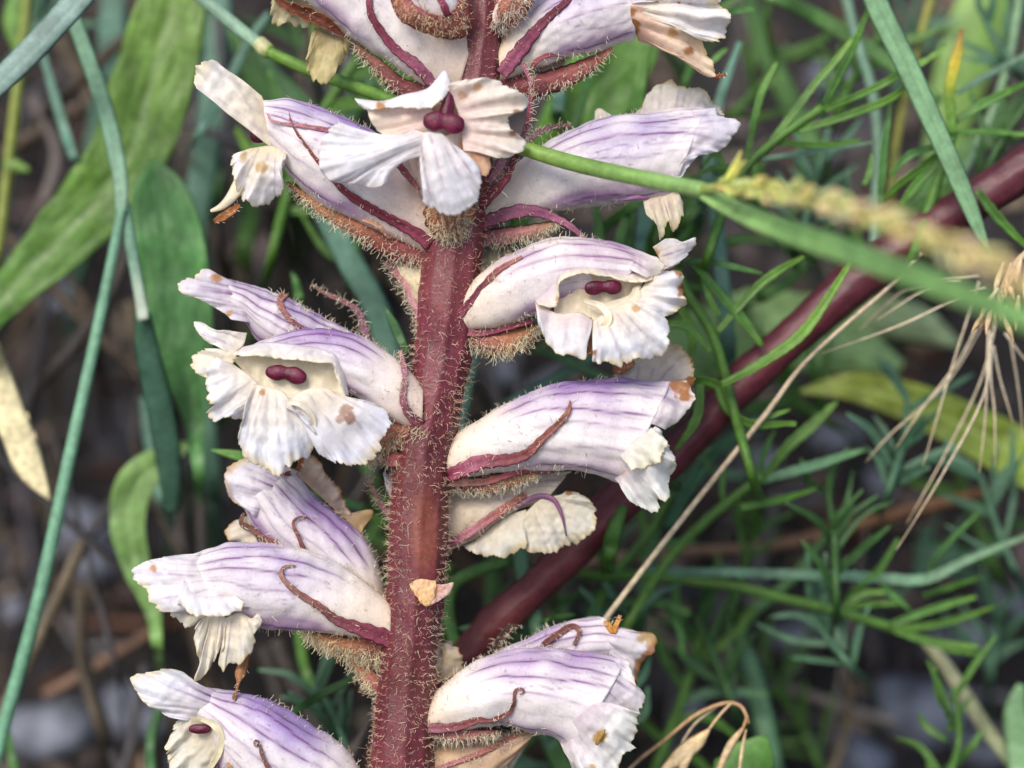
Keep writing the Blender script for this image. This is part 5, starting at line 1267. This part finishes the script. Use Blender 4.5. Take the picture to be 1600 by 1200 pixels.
for i in range(40):
    c = base_line[i]; d = dirs[i]
    for sgn in (-1, 1):
        if rr.uniform() < 0.12:
            continue
        side = unit(np.array([-d[1], d[0], 0.0]) * sgn + np.array([0, 0, rr.uniform(-.8, .8)]))
        L0 = rr.uniform(34, 54) * 0.92
        tip = c + d * L0 * 0.85 + side * rr.uniform(12, 22)
        mid = (c + tip) / 2 + side * 5
        P = [as_px3(c), as_px3(mid), as_px3(tip)]
        t = i / 40
        c1 = np.array((204, 200, 120)) * (1 - t) + np.array((222, 204, 158)) * t + rr.normal(size=3) * 9
        V, F, C, _ = blade_shape(P, [4, rr.uniform(11, 16), 2], thick=.6, cup=.2, col=(tuple(c1 * 0.9), tuple(np.clip(c1 * 1.04, 0, 250)), tuple(c1 * .85)), seed=nseed(), step=6)
        make_obj("spikelet", V, F, C, M_STRAW, gp)
for P in ([(1130, 290, 300), (1148, 262, 320), (1158, 236, 330)], [(1146, 292, 304), (1150, 270, 318), (1166, 250, 326)]):
    V, F, C, _ = blade_shape(P, [8, 13, 3], thick=.4, cup=.3, col=((170, 190, 80), (206, 206, 104), (200, 196, 110)), seed=nseed())
    make_obj("spikelet", V, F, C, M_STRAW, gp)

# ---- bleached awned seed head hanging at the right edge
ah = make_empty("awned_seed_head", to_world(Q((1580, 400, -60))[None])[0])
tag(ah, "bleached seed head with long fine awns hanging behind the pale green blade", "seed head")
stalk("stalk", [(1700, 330, -60), (1640, 370, -60), (1590, 408, -60), (1556, 470, -70)], [5, 5, 5, 4], -60, ((200, 176, 140), (206, 184, 150)), ah, mat=M_STRAW)
for i in range(22):
    a = rr.uniform(0, 1)
    x, y = 1592 - 40 * a + rr.normal() * 8, 395 + 90 * a + rr.normal() * 8
    dx, dy = rr.normal() * 14 - 8, rr.uniform(30, 60)
    zz = -60 + rr.normal() * 14
    c1 = tuple(np.array((226, 204, 168)) + rr.normal(size=3) * 10)
    V, F, C, _ = blade_shape([(x, y, zz), (x + dx * .6, y + dy * .5, zz + 4), (x + dx, y + dy, zz + 2)], [4, 10, 2], thick=.5, cup=.3, col=(c1, (206, 176, 130)), seed=nseed())
    make_obj("husk", V, F, C, M_STRAW, ah)
AWN = [[(1556, 500), (1544, 557), (1523, 617), (1474, 715), (1416, 820)], [(1550, 520), (1536, 620), (1470, 746), (1400, 860)], [(1530, 440), (1516, 484), (1484, 585), (1442, 729)], [(1560, 470), (1540, 500), (1481, 596), (1390, 680), (1353, 722)],
       [(1550, 540), (1548, 590), (1554, 645), (1555, 728)], [(1552, 540), (1562, 590), (1572, 624), (1583, 662)], [(1540, 450), (1495, 466), (1407, 508), (1285, 552)], [(1530, 430), (1425, 449), (1380, 480), (1341, 518)], [(1545, 500), (1540, 640), (1530, 740)],
       [(1570, 520), (1600, 560), (1630, 590)], [(1500, 440), (1450, 450), (1370, 500)], [(1570, 480), (1590, 600), (1600, 690)], [(1540, 480), (1500, 560), (1440, 640), (1400, 700)]]
for a in AWN:
    stalk("awn", a, [2.2] + [1.7] * (len(a) - 2) + [0.7], -230 + rr.normal() * 25, ((230, 216, 190), (220, 204, 176), (196, 176, 146)), ah, mat=M_STRAW, na=6)

# ---- straw-coloured stalks
o = stalk("straw_stalk", [(1440, 395), (1393, 445), (1264, 560), (1194, 650), (1054, 826), (950, 962), (880, 1062), (810, 1176), (760, 1260)], [2.6, 3, 3.5, 4.2, 4.4, 4.6, 5, 5, 5], [-170, -130], ((196, 176, 150), (206, 190, 160), (206, 192, 164), (190, 176, 146)), mat=M_STRAW, root='b', streak=.05)
tag(o, "thin straight straw stalk slanting from the lower right flower up past the red stem", "stalk")
o = stalk("brown_stalk", [(900, 884), (960, 872), (1075, 862), (1215, 852), (1390, 806), (1620, 748)], [6, 8, 9, 10, 10, 9], -760, ((130, 108, 96), (134, 106, 86), (128, 94, 66), (124, 88, 60)), mat=M_STRAW)
tag(o, "brown dead stalk lying level below the yellow-green leaf", "stalk")
oat = make_empty("dry_oat", foot([(960, 1230)], -140))
tag(oat, "dry oat with arching hair-thin stalks and tan husks at the lower right flower", "grass")
stalk("stalk", [(970, 1215), (1000, 1186), (1040, 1155), (1080, 1122), (1112, 1105), (1140, 1098), (1160, 1106), (1170, 1130)], [3.2] * 7 + [2.4], -140, ((190, 160, 124), (206, 184, 150), (190, 150, 110)), oat, mat=M_STRAW, root='a', na=8)
stalk("stalk", [(1142, 1099), (1124, 1118), (1106, 1142)], [2.4, 2.2, 2.2], -138, ((206, 180, 140), (196, 166, 126)), oat, mat=M_STRAW, na=8)
stalk("stalk", [(1120, 1104), (1085, 1132), (1062, 1170), (1056, 1210)], [2.2] * 4, -146, ((206, 190, 160), (206, 184, 150)), oat, mat=M_STRAW, na=8)
stalk("stalk", [(1168, 1118), (1160, 1140), (1148, 1160)], [2.4, 2.2, 2.2], -138, ((196, 150, 110), (190, 150, 110)), oat, mat=M_STRAW, na=8)
for pts, w in [([(1108, 1140), (1090, 1160), (1066, 1180), (1030, 1212)], [5, 24, 28, 12]), ([(1098, 1150), (1074, 1186), (1060, 1220)], [4, 14, 12]), ([(1160, 1138), (1142, 1164), (1122, 1206)], [4, 13, 10]), ([(1166, 1140), (1160, 1170), (1154, 1220)], [3, 6, 5])]:
    blade("husk", pts, w, -136, ((206, 176, 130), (220, 196, 156), (206, 176, 130)), oat, mat=M_STRAW, cup=.5, wob=1)
o = blade("broad_leaf", [(1120, 1290), (1150, 1230), (1180, 1180), (1196, 1150)], [60, 96, 70, 8], -200, ((70, 118, 44), (78, 128, 50), (86, 136, 58)), root='a', serr=.06, midrib=(110, 150, 80), nk=13)
tag(o, "pointed green leaf poking up beside the dry oat", "leaf")
o = blade("grass_leaf", [(1440, 1000), (1462, 1020), (1496, 1068), (1547, 1147), (1600, 1210)], [10, 20, 24, 25, 22], -560, ((176, 170, 140), (120, 150, 116), (96, 142, 112), (90, 136, 108)), root='b')
tag(o, "cut blue-green grass blade leaning over the grey stones", "grass blade")
o = blade("grass_leaf", [(1600, 1260), (1592, 1160), (1588, 1110), (1596, 1070)], [40, 42, 38, 14], -520, ((104, 146, 104), (116, 158, 116)), root='a')
tag(o, "blunt pale green blade end standing right of the grey stones", "grass blade")
o = stalk("bleached_stalk", [(1000, 985), (1070, 1011), (1215, 1070), (1355, 1116), (1400, 1128)], [6, 8, 8, 8, 6], -1100, ((150, 136, 124), (160, 146, 134), (150, 140, 132)), mat=M_STRAW)
tag(o, "bleached straight stalk lying below the spreading feathery plant", "stalk")
o = stalk("brown_twig", [(70, 1086), (110, 1064), (170, 1028), (244, 984)], [9, 9, 9, 8], -1000, ((116, 92, 78), (120, 94, 78), (112, 86, 70)), mat=M_STRAW)
tag(o, "short brown twig leaning below the curled leaf", "twig")

# ---- more sprigs and stems filling the background
rs = np.random.default_rng(41)
spots_ = [(820, 460, 0), (1010, 430, 0), (1060, 360, 0), (1180, 330, 0), (1270, 300, 0), (1340, 430, 0), (1180, 130, 0), (1080, 60, 0), (1420, 60, 0), (1560, 250, 0), (1560, 60, 0), (1120, 680, 0), (1250, 620, 0), (1010, 690, 0), (900, 910, 0), (780, 930, 0),
          (1160, 900, 0), (1300, 1000, 0), (1440, 900, 0), (1560, 1000, 0), (1240, 1120, 0), (1120, 1040, 0), (1480, 1160, 0), (860, 1180, 0), (980, 1060, 0), (1400, 700, 0), (1560, 820, 0), (1300, 860, 0), (620, 120, 0), (470, 60, 0), (560, 330, 0), (520, 1130, 0), (560, 850, 0), (340, 640, 0), (60, 40, 0), (1000, 560, 0), (1340, 120, 0)]
for x, y, _ in spots_:
    z0 = rs.uniform(-950, -330)
    a = rs.uniform(-.9, .9) - math.pi / 2
    L0 = rs.uniform(120, 220)
    d = np.array([math.cos(a), math.sin(a)])
    axis = [(x - d[0] * L0 * .5, y - d[1] * L0 * .5), (x + rs.normal() * 8, y + rs.normal() * 8), (x + d[0] * L0 * .5, y + d[1] * L0 * .5)]
    teal = rs.uniform() < .35
    cc = ((62, 100, 80), (76, 116, 94)) if teal else random.choice([((54, 92, 38), (66, 110, 44)), ((62, 100, 40), (76, 118, 48)), ((48, 84, 42), (58, 98, 50))])
    e = make_empty("feathery_sprig", foot(axis, z0))
    tag(e, "narrow-leaved green sprig in the tangle behind " + near_what([(x, y)]), "plant", "sprigs in the background tangle")
    stalk("stem", axis, [6, 6, 4], z0, cc, e, root='a')
    for k in range(int(rs.integers(8, 13))):
        t = rs.uniform(.05, 1)
        p = np.array(axis[0]) * (1 - t) + np.array(axis[2]) * t
        b = a + rs.choice([-1, 1]) * rs.uniform(.35, 1.0)
        l = rs.uniform(60, 130)
        q = p + l * np.array([math.cos(b), math.sin(b)])
        mid = (p + q) / 2 + rs.normal(size=2) * 8
        zz_ = z0 + rs.normal() * 40
        w_ = rs.uniform(9, 15)
        blade("leaflet", [(p[0], p[1], z0), (mid[0], mid[1], (z0 + zz_) / 2), (q[0], q[1], zz_)], [w_ * .8, w_, w_ * .3], z0, (cc[0], cc[1], tuple(np.array(cc[1]) * 1.15)), e, thick=.22, vfold=.35, cup=0, wob=1.2, roll=[rs.uniform(-40, 40), rs.uniform(-40, 40)], step=10)
# ---- dead stems standing and lying in the litter
DS = ("dead grey-brown grass stem behind ", "dead stems in the litter")
dl = [([(560, 1290), (520, 1180), (470, 1090), (430, 1000)], 13, -620), ([(470, 1200), (440, 1100), (410, 1010)], 12, -760), ([(400, 700), (385, 560), (375, 400)], 12, -900), ([(360, 1180), (330, 1080), (300, 960)], 12, -900), ([(250, 640), (230, 560), (205, 470)], 12, -900),
      ([(180, 200), (130, 80), (110, -20)], 13, -950), ([(120, 280), (150, 180), (90, 60)], 10, -1100), ([(520, 1260), (560, 1160), (600, 1090)], 6, -300), ([(500, 1240), (540, 1180), (580, 1130)], 5, -320), ([(700, 600), (640, 470), (610, 430)], 10, -900), ([(810, 660), (812, 600), (818, 540)], 9, -640),
      ([(60, 340), (90, 240), (50, 150)], 11, -1000), ([(150, 560), (120, 440), (60, 330)], 11, -1050), ([(290, 880), (270, 760), (260, 660)], 10, -900), ([(20, 700), (60, 560), (70, 430)], 9, -980), ([(700, 1220), (660, 1130), (640, 1060)], 8, -500), ([(1320, 1240), (1240, 1110), (1180, 1040)], 10, -1100),
      ([(1140, 880), (1120, 960), (1110, 1040)][::-1], 9, -1000), ([(520, 330), (470, 230), (440, 120)], 10, -1100), ([(450, 520), (440, 400), (420, 320)], 13, -1000), ([(350, 420), (330, 330), (326, 250)], 9, -950), ([(1000, 720), (930, 640), (870, 590)], 9, -1000), ([(1060, 930), (900, 905), (840, 900)], 10, -900)]
for k in range(44):
    x, y = (rr.uniform(-20, 620), rr.uniform(0, 1200)) if k < 32 else (rr.uniform(800, 1600), rr.uniform(500, 1200))
    a = rr.normal() * .5 + math.pi / 2
    L0 = rr.uniform(100, 230)
    dl.append(([(x + math.cos(a) * L0, y + math.sin(a) * L0), (x + rr.normal() * 10, y), (x - math.cos(a) * L0, y - math.sin(a) * L0)], rr.uniform(4, 11), rr.uniform(-1300, -600)))
for pts, rad, z in dl:
    g = rr.uniform(0.6, 1.05)
    c = random.choice([((92, 84, 80), (106, 98, 94)), ((88, 82, 86), (102, 98, 102)), ((100, 88, 72), (114, 102, 84)), ((84, 72, 62), (98, 84, 70))])
    c = tuple(tuple(np.clip(np.array(q) * g, 0, 240)) for q in c)
    tag(stalk("dead_grass_stalk", pts, [rad] * len(pts), z, c, mat=M_STRAW, root='a'), DS[0] + near_what(pts), "stem", DS[1])

LS = ("dead stalk fallen on the soil behind ", "stalks lying on the soil")
for i in range(84):
    x, y = rr.uniform(-60, 1660), rr.uniform(-40, 1240)
    g0, _ = ground_at(x, y)
    ang = rr.uniform(0, 6.28); L0 = rr.uniform(120, 420)
    w0 = to_world(g0[None])[0]
    w1 = w0 + np.array([math.cos(ang), math.sin(ang) * .5, 0]) * L0 * UNIT
    lift = rr.uniform(0, 0.03) * (rr.uniform() < .6)
    pts = []
    for t in np.linspace(0, 1, 5):
        w = w0 * (1 - t) + w1 * t
        w = w + np.array([rr.normal() * .001, rr.normal() * .001, 0])
        w[2] = float(ground_h(w[0], w[1])) + 0.0012 + lift * t
        pts.append(as_px3(from_world(w[None])[0]))
    rad = rr.uniform(5, 14) / 1.7
    c0 = np.array(random.choice([(130, 122, 116), (136, 122, 106), (110, 88, 70), (126, 124, 128), (150, 140, 126), (104, 72, 56), (110, 106, 114)]))
    V, F, C, _ = stalk_shape(pts, [rad * k for k in (.8, 1, 1, .9, .6)], col=(tuple(c0), tuple(c0 * .85)), seed=nseed(), na=8, step=12)
    o = make_obj("dead_stalk", V, F, C, M_STRAW)
    tag(o, LS[0] + near_what([(x, y)]), "stalk", LS[1])

# ---- stones
m, N, L = new_mat("stone")
out = N.new("ShaderNodeOutputMaterial"); bs = N.new("ShaderNodeBsdfPrincipled"); tc = N.new("ShaderNodeTexCoord")
n1 = N.new("ShaderNodeTexNoise"); n1.inputs["Scale"].default_value = 260; n1.inputs["Detail"].default_value = 7
cr = N.new("ShaderNodeValToRGB")
cr.color_ramp.elements[0].position = 0.3; cr.color_ramp.elements[0].color = (*lin((66, 68, 78)), 1)
cr.color_ramp.elements[1].position = 0.7; cr.color_ramp.elements[1].color = (*lin((142, 148, 164)), 1)
L.new(tc.outputs["Object"], n1.inputs["Vector"]); L.new(n1.outputs["Fac"], cr.inputs["Fac"]); L.new(cr.outputs[0], bs.inputs["Base Color"])
bs.inputs["Roughness"].default_value = 0.7
bp = N.new("ShaderNodeBump"); bp.inputs["Distance"].default_value = 0.001; bp.inputs["Strength"].default_value = 0.7
L.new(n1.outputs["Fac"], bp.inputs["Height"]); L.new(bp.outputs[0], bs.inputs["Normal"]); L.new(bs.outputs[0], out.inputs[0])
M_STONE = m
def stone(x, y, r, label=None, flat=.7, group=None, tint=None):
    g, _ = ground_at(x, y)
    k = (DP - g[2]) / DP
    R = np.array([r * rr.uniform(.85, 1.2), r * flat, r * rr.uniform(.8, 1.1)]) * k
    V, F, C = ellipsoid((0, 0, 0), R, (150, 150, 160), seed=nseed(), nu=26, nv=18, lump=.22)
    V = np.round(V / (R.mean() * .12)) * (R.mean() * .12) * .35 + V * .65 + g
    o = make_obj("stone", V, F, C, M_STONE)
    tag(o, label or "dull grey stone half buried in the soil behind " + near_what([(x, y)]), "stone", None if label else "grey stones in the soil")
    return o
stone(1420, 1110, 84, "pale blue-grey angular stone at the lower right")
stone(1330, 1180, 56)
for x, y, r in [(70, 1150, 80), (200, 1120, 60), (300, 1190, 60), (130, 880, 60), (40, 960, 50), (120, 820, 46), (560, 560, 60), (780, 580, 46), (860, 610, 40), (1300, 680, 50), (1180, 720, 46), (1280, 240, 60), (1310, 130, 50), (100, 480, 50), (500, 1160, 46), (1500, 1000, 46), (1570, 940, 50), (60, 400, 50),
                (950, 1000, 46), (1240, 1000, 40), (1540, 1170, 50), (380, 900, 44), (1380, 760, 44), (1090, 1100, 40), (450, 600, 50)]:
    stone(x, y, r * rr.uniform(.6, 1.0))

# ---- crumbs of leaf and earth over the soil
n = 2600
xy = np.column_stack([rr.uniform(-0.14, 0.14, n), rr.uniform(0.0, 0.34, n)])
zz = ground_h(xy[:, 0], xy[:, 1])
c = np.column_stack([xy, zz + 0.0006])
a1 = unit(rr.normal(size=(n, 3)) * np.array([1, 1, .6])); a2 = unit(np.cross(a1, rr.normal(size=(n, 3))))
l1 = rr.uniform(.0012, .006, n)[:, None]; l2 = rr.uniform(.0006, .0022, n)[:, None]
a3 = np.cross(a1, a2) * l2 * .5
quad = np.stack([c - a1 * l1, c - a2 * l2 + a3, c + a1 * l1, c + a2 * l2 + a3, c - a3 * 2], 1)
F = (np.array([[0, 1, 2], [0, 2, 3], [0, 4, 1], [1, 4, 2], [2, 4, 3], [3, 4, 0]])[None] + (np.arange(n) * 5)[:, None, None]).reshape(-1, 3)
pal = np.array([lin(q) for q in [(96, 84, 78), (76, 62, 54), (120, 104, 90), (60, 52, 50), (110, 96, 96), (84, 56, 42), (140, 126, 108)]])
C = np.repeat(pal[rr.integers(0, len(pal), n)], 5, 0)
o = make_obj("leaf_litter", from_world(quad.reshape(-1, 3)), F, C, M_STRAW, smooth=False, kind="stuff")
o["label"] = "crumbled brown leaf litter covering the dark soil"
o["category"] = "litter"

# ---- grass on the bank to either side of the view
n = 700
xs = rr.uniform(0.105, 0.34, n) * rr.choice([-1, 1], n); ys = rr.uniform(0.0, 0.4, n)
b = np.column_stack([xs, ys, ground_h(xs, ys) - 0.002])
lean = np.column_stack([rr.normal(size=n) * .35, rr.normal(size=n) * .25 - .1, np.ones(n)])
lean = unit(lean); hgt = rr.uniform(.03, .10, n)[:, None]; wd = rr.uniform(.0008, .002, n)[:, None]
sd = unit(np.cross(lean, rr.normal(size=(n, 3)))); bk = np.cross(lean, sd)
m1 = b + lean * hgt * .5; tp = b + lean * hgt + np.column_stack([rr.normal(size=n), rr.normal(size=n), -np.abs(rr.normal(size=n))]) * hgt * .18
G = np.stack([b - sd * wd, b + sd * wd, b + bk * wd * .5, m1 - sd * wd, m1 + sd * wd, m1 + bk * wd * .5, tp], 1)
fq = [[0, 1, 4, 3], [1, 2, 5, 4], [2, 0, 3, 5]]; ft = [[3, 4, 6], [4, 5, 6], [5, 3, 6]]
F = [[i + 7 * k for i in f] for k in range(n) for f in fq + ft]
pal = np.array([lin(q) for q in [(62, 100, 46), (76, 116, 54), (84, 122, 96), (120, 108, 84), (56, 90, 56)]])
C = np.repeat(pal[rr.integers(0, len(pal), n)], 7, 0)
o = make_obj("grass", from_world(G.reshape(-1, 3)), F, C, M_LEAF, kind="stuff")
o["label"] = "rough mixed grass growing over the bank around the plants"
o["category"] = "grass"
